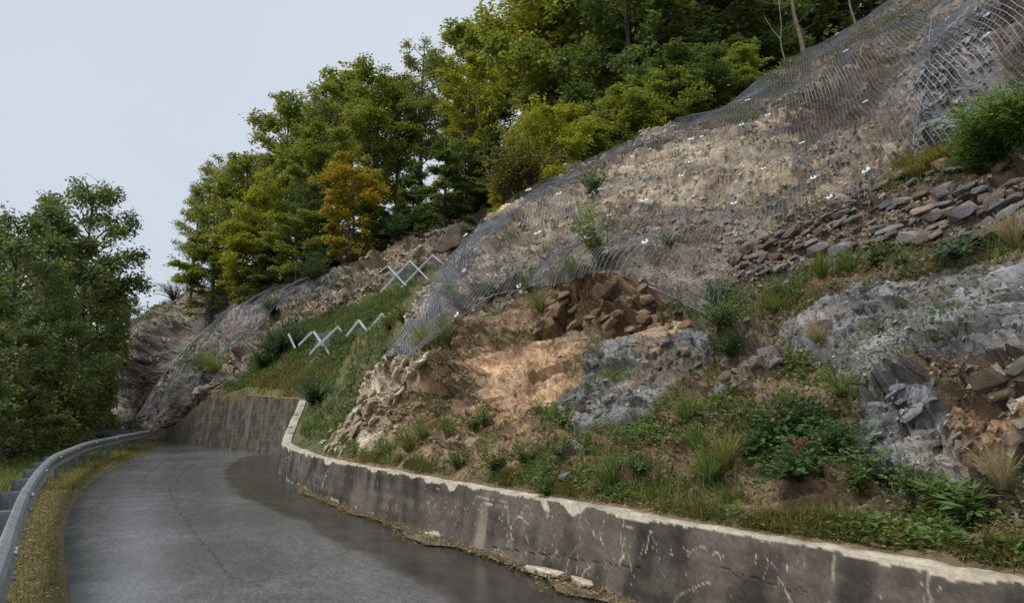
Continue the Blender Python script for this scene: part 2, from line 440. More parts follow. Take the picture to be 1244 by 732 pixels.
# zone: name, domain (n near spur / f far side), polygon, colours A/B (surface albedo), relief, roughness
def L(r, g, b): return np.array([r, g, b])
SOIL_A, SOIL_B = L(.110, .070, .040), L(.215, .145, .085)
ZONES = [
 ('net_rock', 'n', [(470, 440), (500, 380), (545, 310), (600, 255), (700, 190), (850, 125), (1000, 40), (1100, -60), (1500, -300), (1500, 120), (1244, 135), (1110, 190), (1060, 240), (950, 265), (890, 320), (860, 380), (800, 350), (680, 345), (560, 380)], L(.205, .165, .122), L(.41, .335, .245), .95, .85),
 ('pale_rock', 'n', [(470, 400), (545, 318), (600, 268), (660, 240), (730, 225), (700, 265), (640, 300), (580, 335), (520, 385)], L(.32, .25, .17), L(.55, .47, .35), 1.0, .85),
 ('pale_rock', 'n', [(690, 240), (800, 185), (870, 168), (935, 160), (965, 185), (945, 228), (870, 246), (790, 248), (740, 262)], L(.38, .30, .205), L(.60, .505, .37), .75, .85),
 ('net_rock', 'n', [(590, 330), (700, 272), (900, 250), (960, 262), (900, 300), (860, 350), (760, 330), (650, 345)], L(.18, .154, .128), L(.33, .28, .228), .6, .85),
 ('brown_rock', 'n', [(820, 140), (900, 95), (1010, 40), (1100, 0), (1140, 40), (1100, 75), (1000, 105), (930, 140), (860, 165)], L(.16, .128, .095), L(.33, .28, .215), .9, .85),
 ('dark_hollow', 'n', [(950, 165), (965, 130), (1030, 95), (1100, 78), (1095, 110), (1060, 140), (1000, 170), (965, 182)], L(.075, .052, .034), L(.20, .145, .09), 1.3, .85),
 ('grey_rubble', 'n', [(1105, 185), (1122, 120), (1140, 50), (1200, 12), (1400, -90), (1400, 120), (1244, 130), (1200, 150), (1150, 178)], L(.13, .13, .13), L(.29, .29, .295), .8, .7),
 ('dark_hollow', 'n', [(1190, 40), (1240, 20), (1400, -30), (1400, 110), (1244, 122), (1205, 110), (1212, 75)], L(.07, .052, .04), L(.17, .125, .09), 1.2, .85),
 ('orange_soil', 'n', [(470, 560), (500, 470), (560, 400), (680, 360), (720, 420), (690, 480), (660, 530), (560, 580)], L(.19, .12, .068), L(.35, .24, .15), .8, .9),
 ('orange_face', 'n', [(560, 500), (570, 445), (600, 425), (650, 405), (715, 415), (705, 455), (680, 478), (650, 500), (600, 512)], L(.36, .225, .125), L(.56, .38, .24), .7, .9),
 ('tan_rock', 'n', [(690, 395), (760, 380), (840, 385), (850, 412), (780, 415), (730, 425), (690, 425)], L(.30, .215, .135), L(.45, .34, .23), .6, .9),
 ('brown_ledge', 'n', [(650, 380), (672, 350), (720, 332), (790, 340), (810, 362), (800, 385), (745, 395), (700, 392), (690, 405), (660, 400)], L(.17, .10, .05), L(.35, .225, .12), 1.2, .9),
 ('grey_slate', 'n', [(665, 492), (690, 452), (730, 430), (770, 412), (856, 402), (862, 440), (820, 475), (765, 505), (745, 530), (712, 546), (694, 520)], L(.12, .12, .124), L(.25, .25, .258), .42, .30),
 ('brown_rock', 'n', [(860, 440), (900, 400), (960, 395), (960, 450), (930, 490), (870, 480)], L(.115, .092, .07), L(.22, .18, .14), 1.3, .8),
 ('stacked', 'n', [(890, 372), (885, 310), (930, 285), (1000, 262), (1060, 238), (1400, 170), (1400, 300), (1180, 305), (1050, 318), (960, 335)], L(.10, .082, .064), L(.19, .155, .125), 1.0, .8),
 ('scree_strip', 'n', [(920, 380), (1000, 345), (1100, 322), (1230, 300), (1400, 280), (1400, 310), (1200, 328), (1080, 350), (980, 378)], L(.15, .115, .08), L(.29, .225, .165), .8, .9),
 ('slate_plate', 'n', [(940, 398), (985, 375), (1080, 350), (1170, 330), (1400, 288), (1400, 420), (1244, 425), (1190, 428), (1140, 436), (1060, 440), (1000, 436), (955, 424)], L(.12, .12, .125), L(.245, .245, .253), .38, .28),
 ('slate_plate', 'n', [(960, 425), (1060, 425), (1110, 440), (1120, 462), (1075, 478), (1010, 460)], L(.11, .11, .115), L(.225, .225, .233), .5, .30),
 ('wet_slate', 'n', [(1050, 520), (1060, 475), (1110, 445), (1165, 452), (1180, 520), (1155, 575), (1090, 600), (1040, 575)], L(.085, .09, .10), L(.235, .242, .258), .8, .28),
 ('brown_rock', 'n', [(1150, 470), (1190, 440), (1400, 400), (1400, 600), (1244, 615), (1180, 605), (1150, 560)], L(.13, .088, .055), L(.29, .20, .13), 1.4, .75),
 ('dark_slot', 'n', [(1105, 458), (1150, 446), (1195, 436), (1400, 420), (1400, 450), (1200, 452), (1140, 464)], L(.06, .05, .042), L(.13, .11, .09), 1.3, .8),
 ('white_rock', 'n', [(392, 548), (412, 500), (440, 455), (470, 425), (512, 412), (522, 440), (498, 470), (478, 505), (462, 542), (430, 556)], L(.27, .205, .13), L(.50, .43, .32), .9, .85),
 ('bench', 'n', [(350, 552), (420, 545), (520, 560), (640, 590), (760, 605), (860, 618), (1000, 625), (1244, 655), (1500, 690), (1500, 800), (1244, 720), (870, 660), (590, 610)], L(.10, .075, .042), L(.20, .155, .085), .35, .9),
 # far side
 ('gully_grass', 'f', [(355, 560), (362, 490), (300, 482), (270, 475), (290, 445), (350, 400), (400, 385), (440, 355), (480, 340), (560, 320), (600, 330), (540, 430), (480, 500), (420, 560)], L(.06, .075, .028), L(.115, .12, .045), .3, .9),
 ('rust_grass', 'f', [(310, 480), (340, 455), (400, 420), (450, 408), (445, 430), (400, 455), (350, 482)], L(.10, .09, .033), L(.17, .145, .052), .3, .9),
 ('gully_rock', 'f', [(375, 388), (410, 350), (445, 330), (470, 305), (520, 290), (560, 270), (575, 290), (520, 322), (470, 340), (425, 368)], L(.22, .15, .095), L(.42, .33, .23), 1.5, .9),
 ('far_rock', 'f', [(90, 540), (90, 370), (185, 335), (260, 340), (345, 335), (420, 325), (440, 340), (380, 380), (300, 440), (262, 478), (190, 520)], L(.165, .14, .128), L(.34, .295, .262), .95, .85),
 ('far_pale', 'f', [(215, 470), (230, 430), (290, 395), (345, 365), (400, 350), (380, 378), (300, 425), (262, 455)], L(.17, .13, .105), L(.33, .26, .205), 1.2, .85),
 ('forest_floor', 'f', [(250, 345), (330, 340), (420, 318), (480, 262), (560, 235), (620, 218), (640, 260), (900, 60), (900, -500), (100, -500), (180, 330)], L(.05, .038, .022), L(.10, .075, .045), .6, .95),
]
ZN = [z[0] for z in ZONES]
zone = np.full(A2.shape, -1)
near = A2 < 14.4
nmix = fbm(P2 * np.array([2.2, 2.2, 3.4]), 5, 21)
nmix = np.clip((nmix - .3) / .4, 0, 1)
C2 = SOIL_A + (SOIL_B - SOIL_A) * nmix[..., None]
FLOOR = L(.06, .046, .028) + (L(.11, .085, .05) - L(.06, .046, .028)) * nmix[..., None]
C2 = np.where((A2 > 14.4)[..., None], FLOOR, C2)
AMP = np.full(A2.shape, .8); R2 = np.full(A2.shape, .9)
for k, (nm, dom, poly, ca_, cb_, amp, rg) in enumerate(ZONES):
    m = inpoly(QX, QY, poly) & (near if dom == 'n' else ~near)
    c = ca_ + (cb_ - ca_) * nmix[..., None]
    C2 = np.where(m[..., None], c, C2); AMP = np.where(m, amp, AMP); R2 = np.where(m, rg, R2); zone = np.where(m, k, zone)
def blur2(F, n=2):
    for _ in range(n):
        G = np.pad(F, [(1, 1), (1, 1)] + [(0, 0)] * (F.ndim - 2), mode='edge')
        F = (G[1:-1, 1:-1] * 4 + G[:-2, 1:-1] + G[2:, 1:-1] + G[1:-1, :-2] + G[1:-1, 2:]) / 8
    return F
si = np.clip((fbm(P2 * np.array([1.7, 1.7, 2.6]) + 7, 6, 25) - .50) * 6, 0, 1) * np.where(near, .62, .3)
si = si * np.where(np.isin(zone, [i for i, q in enumerate(ZN) if q in ('slate_plate', 'wet_slate')]), .6, np.where(zone == ZN.index('grey_slate'), 1.1, 1))
soilc = SOIL_A * .9 + (SOIL_B - SOIL_A) * nmix[..., None]
C2 = C2 * (1 - si[..., None]) + soilc * si[..., None]; R2 = np.clip(R2 + .3 * si, 0, .95)
AMP = np.where(A2 > 45, AMP * .5, AMP); AMP = blur2(AMP, 6); C2 = blur2(C2, 1)
# bedded, broken rock: three sizes of tilted facets in a frame turned to the bedding
SL = np.concatenate([np.zeros((NA, 1)), np.cumsum(np.linalg.norm(np.diff(P2, axis=1), axis=-1), 1)], 1)
warp = (fbm(P2 * .8, 3, 31) - .5) * 1.2
cb, sb = math.cos(math.radians(13)), math.sin(math.radians(13))
BU = (A2 * cb - SL * sb) + warp; BV = (A2 * sb + SL * cb) + warp * .6
FARK = np.where(near, 1.0, 2.1)
h1, e1, i1 = facets(BU / (1.5 * FARK), BV / (.75 * FARK), 3, 1.4)
h2, e2, i2 = facets(BU / (.55 * FARK), BV / (.24 * FARK), 4, 1.3)
h3, e3, i3 = facets(BU / (.20 * FARK), BV / (.085 * FARK), 6, 1.2)
disp = AMP * FARK * ((h1 - .5) * .26 + (h2 - .5) * .115 + (h3 - .5) * .048 - .05 * np.exp(-(e2 / .10) ** 2) - .018 * np.exp(-(e3 / .12) ** 2))
disp += (fbm(P2 * .55, 4, 41) - .5) * .5 * np.clip(T2 / 1.5, 0, 1) * np.where(near, .8, 1.8) * np.clip(AMP, .3, 1.2)
disp += (fbm(P2 * 9, 3, 43) - .5) * .05 * FARK
# beds: stepped ledges of uneven thickness that break off along their length
def beds(th, seed, wav):
    f = BV / (th * FARK) + (fbm(np.stack([BU * .35, BV * .35, BU * 0], -1) / FARK[..., None], 4, seed) - .5) * wav
    i_ = np.floor(f); fr = f - i_
    brk = vnoise(np.stack([BU / (1.1 * FARK), i_ * 7.3, BU * 0], -1), seed + 3)
    prof = np.where(fr < .82, fr / .82, (1 - fr) / .18)           # leans out towards its top, then steps back
    return (prof - .5) * (.35 + 1.3 * brk), h01(i_, np.floor(BU / (1.6 * FARK) + i_ * .37), 5, seed), brk
b1, bi1, bb1 = beds(.55, 201, 3.0); b2, bi2, bb2 = beds(.20, 205, 5.0); b3, bi3, bb3 = beds(.075, 209, 8.0)
STR = np.clip(AMP - .3, 0, 1.1) * np.where(zone == ZN.index('orange_face'), .4, 1)
disp += STR * np.where(near, 1, 1.1) * (b1 * .26 + b2 * .11 + b3 * .02)
hue = np.array([1.12, 1.0, .86])
C2 = C2 * (1 + STR[..., None] * ((bi1 - .5) * .42 + (bi2 - .5) * .36 + (bi3 - .5) * .22)[..., None]) * hue ** (STR * ((bi1 - .5) * 1.1 + (bi2 - .5) * .8))[..., None]
BW = np.stack([BU, BV * 2.2, BU * 0], -1) / FARK[..., None]
for fq, am in ((2.6, .06), (6.5, .034), (15, .018)):
    disp += AMP * FARK * am * (np.abs(2 * fbm(BW * fq, 3, 47 + int(fq)) - 1) * 2.2 - .45)
# coarse colour of single blocks
bc = (.80 + .40 * i2)[..., None] * (.88 + .24 * i3)[..., None] * (.85 + .3 * i1)[..., None]
C2 = C2 * np.where((AMP > .35)[..., None], bc, 1)
SLT = blur2(np.isin(zone, [i for i, q in enumerate(ZN) if q in ('grey_slate', 'slate_plate', 'wet_slate')]).astype(float), 10)
sw_ = (fbm(P2 * 2.2, 4, 33) - .5) * .5
hs, es, is_ = facets((BU + sw_) / .95, (BV + sw_ * .5) / .21, 14, .8)
ht, et, it_ = facets((BU + sw_ * .6) / .34, (BV + sw_ * .4) / .085, 15, .8)
slab = (hs - .5) * .19 + (ht - .5) * .05 - .08 * np.exp(-(es / .06) ** 2) - .03 * np.exp(-(et / .06) ** 2) + (fbm(BW * 5, 5, 16) - .5) * .035 + .012 * (np.abs(2 * fbm(BW * 11, 3, 18) - 1) - .3)
wetk = np.where(zone == ZN.index('wet_slate'), 1.5, 1.0)
disp = disp * (1 - SLT) + (slab * wetk + (b1 * .09 + b2 * .04) + (fbm(P2 * .8, 3, 19) - .5) * .25) * SLT
C2 = C2 * (1 - SLT[..., None]) + C2 * ((.66 + .68 * is_) * (.78 + .44 * it_))[..., None] * SLT[..., None]
# shade of the open joints put into the colour, in dark soil brown
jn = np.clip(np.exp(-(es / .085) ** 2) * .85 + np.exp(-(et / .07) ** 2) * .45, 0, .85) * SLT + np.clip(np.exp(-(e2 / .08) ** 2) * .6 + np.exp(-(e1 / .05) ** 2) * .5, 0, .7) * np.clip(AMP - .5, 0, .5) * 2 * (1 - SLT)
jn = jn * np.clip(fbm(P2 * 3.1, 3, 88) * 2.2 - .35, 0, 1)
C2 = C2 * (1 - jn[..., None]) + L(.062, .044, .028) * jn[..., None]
# named hollows and ledges (pixel, radii along / up the slope in metres, depth)
def hitbase(px, py):
    d = np.geomspace(3.2, 90, 700); p = unproj(px, py, d)
    a, s = to_as(p); t = s - s_wall(a) - t_back(a)
    f = np.where(t > -.1, p[:, 2] - base_z(a, t), 1)
    i = int(np.argmax(f < 0)); return a[i], max(t[i], 0), p[i]
for px, py, ra, rt, dep, rot in [
    (1030, 138, 1.6, .55, -1.1, 25), (985, 152, .9, .5, -.55, 25), (1040, 98, 1.7, .35, .45, 25), (1235, 75, .7, .8, -.7, 0), (1220, 25, .9, .3, .4, 0),
    (735, 352, .85, .22, .32, 10), (735, 396, .9, .20, -.40, 10), (660, 390, .6, .25, -.2, 10), (790, 350, .35, .3, -.4, 0),
    (1140, 452, .45, .07, -.26, 8), (1215, 440, .5, .07, -.28, 8), (1130, 418, .7, .13, .10, 5), (1210, 402, .6, .13, .12, 5), (1060, 400, .5, .2, .08, 0),
    (1120, 545, .35, .3, -.12, 0), (1185, 560, .25, .3, -.30, 0), (1200, 470, .35, .2, .18, 0), (880, 465, .35, .12, -.30, 10), (860, 420, .4, .4, .1, 0),
    (760, 235, 1.2, .5, -.45, 20), (700, 255, 1.4, .4, .25, 20), (890, 190, 1.5, .5, .25, 20), (860, 235, 1.2, .4, -.3, 20), (640, 285, 1.0, .4, -.3, 20),
    (470, 465, .7, .4, .12, 30), (440, 520, .6, .3, .1, 30), (830, 320, .6, .35, -.35, 0), (620, 470, 1.2, .6, -.2, 10), (560, 440, .8, .4, .25, 20),
    (545, 545, .6, .15, .22, 15), (1180, 90, 1.0, .6, .2, 0),
    (180, 440, 2.5, 2, 1.2, 0), (230, 410, 2, 1.5, -1.0, 20), (170, 480, 2, 1.2, -.9, 0), (250, 490, 2.5, .8, .7, 0), (480, 300, 2.5, .8, .8, 10), (430, 350, 2, .8, -.6, 10)]:
    a0, t0, _ = hitbase(px, py)
    c_, s_ = math.cos(math.radians(rot)), math.sin(math.radians(rot))
    da, dt = A2 - a0, (T2 - t0) * 1.3
    u, v = da * c_ - dt * s_, da * s_ + dt * c_
    q = (u / ra) ** 2 + (v / rt) ** 2
    disp = disp + dep * np.exp(-q ** 1.6) * (.75 + .5 * h2)
disp *= np.clip(T2 / .5, 0, 1) * np.where(T2 > 40, .2, 1)
CB = 1 - .75 * ((zone == ZN.index('bench')) | (zone == ZN.index('gully_grass')))
P2d = P2 + N2 * disp[..., None]
# keep clear of the wall top
lim = h_wall(A2) + np.interp(A2, [14.5, 18], [.02, -.06]) + T2 * 1.3
P2d[..., 2] = np.where(T2 < .8, np.minimum(P2d[..., 2], np.maximum(lim, P2[..., 2] - .05)), P2d[..., 2])
P2d[:, 0, 2] = h_wall(ga) - .15
N2d = grid_normals(P2d)
idx = np.arange(NA * NT).reshape(NA, NT)
Q = np.stack([idx[:-1, :-1], idx[:-1, 1:], idx[1:, 1:], idx[1:, :-1]], -1).reshape(-1, 4)
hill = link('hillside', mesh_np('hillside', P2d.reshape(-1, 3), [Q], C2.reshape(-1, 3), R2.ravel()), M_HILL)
at = hill.data.attributes.new('Bed', 'FLOAT_VECTOR', 'POINT')
at.data.foreach_set('vector', np.stack([BU / FARK, BV / FARK, fbm(P2 * 1.5, 2, 66) * .3], -1).reshape(-1).astype(np.float32))
tag(hill, kind='structure')

# pixel -> hillside vertex (depth buffer of the real mesh)
VP = P2d.reshape(-1, 3); VN = N2d.reshape(-1, 3); VZ = zone.ravel(); VA = A2.ravel(); VT = T2.ravel()
vpx, vpy = proj(VP); vd = VP[:, 1] * CP + (VP[:, 2] - CAMZ) * SP
CELL = 4
ci = np.floor(vpx / CELL).astype(int) + 60; cj = np.floor(vpy / CELL).astype(int) + 60
GW, GH = 1244 // CELL + 160, 732 // CELL + 140
ok = (ci >= 0) & (ci < GW) & (cj >= 0) & (cj < GH) & (VP[:, 1] > .5)
order = np.argsort(-vd); order = order[ok[order]]
zb = np.full((GW, GH), -1); zb[ci[order], cj[order]] = order
zd = np.where(zb >= 0, vd[zb], 1e9)
def hit(px, py, r=1):
    i, j = int(px // CELL) + 60, int(py // CELL) + 60
    for rr in range(r, 8):
        W = zb[i - rr:i + rr + 1, j - rr:j + rr + 1].ravel(); W = W[W >= 0]
        if len(W):
            dd = (vpx[W] - px) ** 2 + (vpy[W] - py) ** 2
            keep = W[(vd[W] < vd[W].min() * 1.06)]
            k = keep[np.argmin((vpx[keep] - px) ** 2 + (vpy[keep] - py) ** 2)]
            return VP[k].copy(), VN[k].copy(), k
    return None
# vertices facing the camera and not hidden behind the spur
vis = np.zeros(len(VP), bool)
cc = np.clip(ci, 1, GW - 2), np.clip(cj, 1, GH - 2)
mnd = np.minimum.reduce([zd[cc[0] + a, cc[1] + b] for a in (-1, 0, 1) for b in (-1, 0, 1)])
vis = ok & (vd < mnd * 1.12) & (vpx > -150) & (vpx < 1400) & (vpy > -160) & (vpy < 900)

# ------------------------------------------------------------------ road, verge, valley side
lp = [(95, 732), (88, 690), (83, 655), (85, 635), (92, 612), (105, 592), (125, 576), (150, 562), (180, 550), (200, 541)]
la, ls = to_as(on_z([p[0] for p in lp], [p[1] for p in lp], 0.0))
LA = np.concatenate([[-12], [la[0] - 4], la, [la[-1] + 1.5, la[-1] + 3.5, la[-1] + 6, la[-1] + 12, 90]])
LS = np.concatenate([[ls[0] - 1.5], [ls[0] - .3], ls, [ls[-1] - .1, ls[-1] - 3.5, ls[-1] - 10, ls[-1] - 26, -80]])
_ls = _smooth(np.interp(_fa, LA, LS), 10)
def s_left(a): return np.interp(a, _fa, _ls)
ra_ = np.concatenate([np.arange(-8, 3, .3), spaced(3, 52, lambda a: .010 * (a + 2))])
NC = 150
k = np.linspace(0, 1, NC)
S0, S1 = s_left(ra_) - .05, s_wall(ra_) + .1
RS = S0[:, None] + (S1 - S0)[:, None] * k[None]
RAA = np.repeat(ra_[:, None], NC, 1)
RX, RY = to_xy(RAA, RS)
gi = np.arange(len(ra_) * NC).reshape(len(ra_), NC)
RQ = np.stack([gi[:-1, :-1], gi[:-1, 1:], gi[1:, 1:], gi[1:, :-1]], -1).reshape(-1, 4)
# darker resurfaced band along the wall (its irregular left border surveyed)
dp = [(560, 733), (479, 688), (443, 670), (389, 645), (336, 617), (302, 604), (278, 588), (271, 571), (292, 556), (318, 549.5)]
dpa, dps = to_as(on_z([p[0] for p in dp], [p[1] for p in dp], 0.0))
DA = np.concatenate([[-8, dpa[0] - 2], dpa, [dpa[-1] + 1]]); DS = np.concatenate([[dps[0] - .2, dps[0]], dps, [dps[-1] + .6]])
o_ = np.argsort(DA); DA, DS = DA[o_], DS[o_]
def s_dark(a): return np.interp(a, DA, DS)
P3 = np.stack([RX, RY, RX * 0], -1)
edge = RS - s_dark(RAA) + (fbm(P3 * 1.6, 5, 8) - .5) * .45
bandw = np.clip(edge / .16 + .5, 0, 1); bandw = np.where(RAA > DA[-1], 0, bandw)
seam = np.exp(-(edge / .035) ** 2) * (RAA < DA[-1])
lane = (RS - s_left(RAA)) / np.maximum(s_wall(RAA) - s_left(RAA), .5)
wear = np.exp(-((lane - .22) / .09) ** 2) + np.exp(-((lane - .60) / .09) ** 2)
patch_ = fbm(P3 * np.array([.5, .5, 1]), 5, 14); mott = fbm(P3 * 4, 5, 15); grit = RNG.uniform(.82, 1.18, RX.shape)
tone = (.135 + .03 * (patch_ - .5) * 2 + .03 * (mott - .5) * 2 + .016 * wear) * (.75 + .25 * np.clip(lane / .05, 0, 1)) * grit
tone_b = (.046 + .025 * (mott - .5) * 2 + .02 * (patch_ - .5)) * grit
tone = tone * (1 - bandw) + tone_b * bandw; tone = tone * (1 - .2 * seam)
rcol = tone[..., None] * (np.array([.96, .99, 1.06]) * (1 - bandw[..., None]) + np.array([1.05, 1.0, .95]) * bandw[..., None])
rr_ = np.clip(.15 + .2 * (patch_ - .5) + .16 * (mott - .5) + .03 * bandw, .14, .6)
road = link('road', mesh_np('road', np.stack([RX, RY, .006 * (patch_ - .5) - .004 * bandw - .004], -1).reshape(-1, 3), [RQ], rcol.reshape(-1, 3), rr_.ravel(), smooth=True), M_ROAD)
tag(road, kind='structure')

def strip_sheet(name, left_fn, right_fn, a0, a1, da, z, mat, nc=7, parent=None, jitter=0, colfn=None, bumpy=0):
    aa = np.arange(a0, a1, da); kk = np.linspace(0, 1, nc)
    l_, r_ = left_fn(aa), right_fn(aa)
    S = l_[:, None] + (r_ - l_)[:, None] * kk[None]
    X, Y = to_xy(np.repeat(aa[:, None], nc, 1), S)
    Zb = np.full(X.shape, z)
    if bumpy:
        Zb = Zb + bumpy * np.sin(np.pi * kk)[None] * (fbm(np.stack([X * 6, Y * 6, X * 0], -1), 4, 3)) + (kk[None] > .5) * bumpy * (kk[None] - .5)
    g = np.arange(X.size).reshape(X.shape)
    F = np.stack([g[:-1, :-1], g[:-1, 1:], g[1:, 1:], g[1:, :-1]], -1).reshape(-1, 4)
    V = np.stack([X, Y, Zb], -1).reshape(-1, 3)
    return link(name, mesh_np(name, V, [F], colfn(V) if colfn else None, smooth=True), mat, parent)

# cracks in the asphalt: thin irregular strips
def crack(px_pts, w, name='road_crack'):
    P = on_z([p[0] for p in px_pts], [p[1] for p in px_pts], .007)
    seg = [P[0]]
    for i in range(len(P) - 1):
        n_ = max(3, int(np.linalg.norm(P[i + 1] - P[i]) / .12))
        for q in range(1, n_ + 1):
            f = q / n_; p = P[i] * (1 - f) + P[i + 1] * f
            p = p + np.array([RNG.normal(0, .028), RNG.normal(0, .028), 0]); seg.append(p)
    seg = np.array(seg); tg = np.gradient(seg, axis=0); nn = np.stack([-tg[:, 1], tg[:, 0], 0 * tg[:, 0]], -1); nn /= np.linalg.norm(nn, axis=1)[:, None] + 1e-9
    ww = w * .55 * RNG.uniform(.2, 1.2, len(seg))[:, None]
    V = np.concatenate([seg - nn * ww, seg + nn * ww]); n_ = len(seg); i = np.arange(n_ - 1)[:, None]
    o = link(name, mesh_np(name, V, [np.concatenate([i, i + 1, i + 1 + n_, i + n_], 1)]), M_CRACK, road)
    tag(o, kind='structure')
crack([(247, 552), (222, 572), (205, 592), (209, 605), (222, 627), (243, 653), (268, 682), (285, 702), (320, 712)], .012)
crack([(222, 545), (196, 562), (175, 578), (172, 584)], .02)
crack([(112, 592), (150, 592.5), (200, 592)], .035)
crack([(150, 602), (182, 603)], .02)
crack([(300, 706), (360, 692), (425, 668)], .009)
crack([(262, 545), (266, 556), (282, 566)], .012)
crack([(165, 583), (195, 587)], .03)

# left verge and the slope falling away to the valley, one sheet out to the horizon
va = np.concatenate([np.arange(-60, -8, 4), np.arange(-8, 44, .3), np.arange(44, 80, 4), [120, 200, 400, 900]])
vw = np.concatenate([[-.3, -.1, 0, .1, .25, .4, .55, .7, .85, 1.0, 1.2, 1.5, 2, 2.6, 3.4, 4.5, 6, 8, 11, 15, 20, 28, 40, 60, 100, 180, 350, 800]])
AV, WV = np.meshgrid(va, vw, indexing='ij')
SV = s_left(np.minimum(AV, la[-1] + 2)) - WV
XV, YV = to_xy(AV, SV)
nv = fbm(np.stack([XV * 2.5, YV * 2.5, XV * 0], -1), 4, 17)
ZV = np.where(WV <= 0, -.012 + 0 * XV, .015 + .05 * nv * np.clip(WV / .2, 0, 1)) - np.clip(WV - 1.1, 0, 45) * .62 * np.clip(1 - (WV - 1.1) / 200, .6, 1)
ZV -= .02
ZV += np.where(WV > 3, (fbm(np.stack([XV * .3, YV * .3, XV * 0], -1), 3, 19) - .5) * 1.5, 0)
CV = L(.085, .07, .035) + (L(.16, .125, .06) - L(.085, .07, .035)) * nv[..., None]
CV = np.where((WV > 1.6)[..., None], L(.05, .055, .025), CV)
gv = np.arange(AV.size).reshape(AV.shape)
FV = np.stack([gv[:-1, :-1], gv[:-1, 1:], gv[1:, 1:], gv[1:, :-1]], -1).reshape(-1, 4)
ground = link('ground', mesh_np('ground', np.stack([XV, YV, ZV], -1).reshape(-1, 3), [FV], CV.reshape(-1, 3), np.full(AV.size, .9), smooth=True), M_DIRT)
tag(ground, kind='structure')

# ------------------------------------------------------------------ retaining walls: dense face grid painted with its own stains and flaked coating
def wall_mesh(a0, a1, fine, thick=.27, rows=46, pale_top=True, seed=0, batter=.10):
    aa = spaced(a0, a1, fine); aa[-1] = a1
    n = len(aa); hh = np.linspace(0, 1, rows)
    H = h_wall(aa)[:, None] * hh[None] + (-.06) * (1 - hh[None])
    lip = (fbm(np.stack([aa * 3, aa * 0, aa * 0], -1), 4, 5) - .5) * .03
    A_, Hh = np.repeat(aa[:, None], rows, 1), H
    Hn = h_wall(aa)[:, None]
    S_ = s_wall(A_) - batter * (1 - hh[None]) * np.clip(Hn / .7, .5, 2.5) + lip[:, None] * hh[None] ** 8
    rel = fbm(np.stack([A_ * 5, Hh * 5, A_ * 0], -1), 4, 11 + seed); fine_ = fbm(np.stack([A_ * 26, Hh * 26, A_ * 0], -1), 3, 12 + seed)
    S_ = S_ + (rel - .5) * .02 + (fine_ - .5) * .008
    depth = Hn - Hh                          # distance below the top edge
    dark = L(.036, .031, .026) + (L(.098, .083, .066) - L(.036, .031, .026)) * np.clip((rel - .3) / .4, 0, 1)[..., None]
    board = .5 + .5 * np.sin(Hh * 2 * np.pi / .16 + (fbm(np.stack([A_ * .8, Hh, A_ * 0], -1), 2, 3) - .5) * 3)
    dark = dark * (.82 + .3 * board)[..., None]
    strk = fbm(np.stack([A_ * 9, Hh * 1.0, A_ * 0], -1), 4, 19 + seed)
    dark = dark * (.72 + .6 * np.clip((strk - .25) * 2, 0, 1))[..., None]
    tan = L(.40, .335, .25) + (L(.55, .49, .39) - L(.40, .335, .25)) * fine_[..., None]
    c = dark; paint = np.zeros(A_.shape)
    if pale_top:
        rag = .006 + .055 * np.clip(fbm(np.stack([A_ * 4, A_ * 0, A_ * 0], -1), 5, 23) - .42, 0, 1) ** 1 * 2.2 + .08 * np.clip(fbm(np.stack([A_ * 1.9, A_ * 0 + 4, A_ * 0], -1), 3, 29) - .63, 0, 1) * 6
        paint = np.maximum(paint, np.clip((rag - depth + (fine_ - .5) * .03) / .008, 0, 1))
    return aa, A_, Hh, S_, depth, c, tan, paint, fine_, rel

def stroke(A_, Hh, paint, pts, w, val=1.0):
    pts = np.asarray(pts, float)
    lo, hi = pts[:, 0].min() - .1, pts[:, 0].max() + .1
    ia = np.where((A_[:, 0] > lo) & (A_[:, 0] < hi))[0]
    if not len(ia): return
    sl_ = slice(ia[0], ia[-1] + 1); a, h = A_[sl_], Hh[sl_]; d = np.full(a.shape, 9.0)
    for (x0, y0), (x1, y1) in zip(pts[:-1], pts[1:]):
        vx, vy = x1 - x0, y1 - y0; q = np.clip(((a - x0) * vx + (h - y0) * vy) / (vx * vx + vy * vy + 1e-9), 0, 1)
        d = np.minimum(d, np.hypot(a - x0 - q * vx, h - y0 - q * vy))
    paint[sl_] = np.maximum(paint[sl_], val * np.clip((w - d) / (w * .5) + .5, 0, 1))

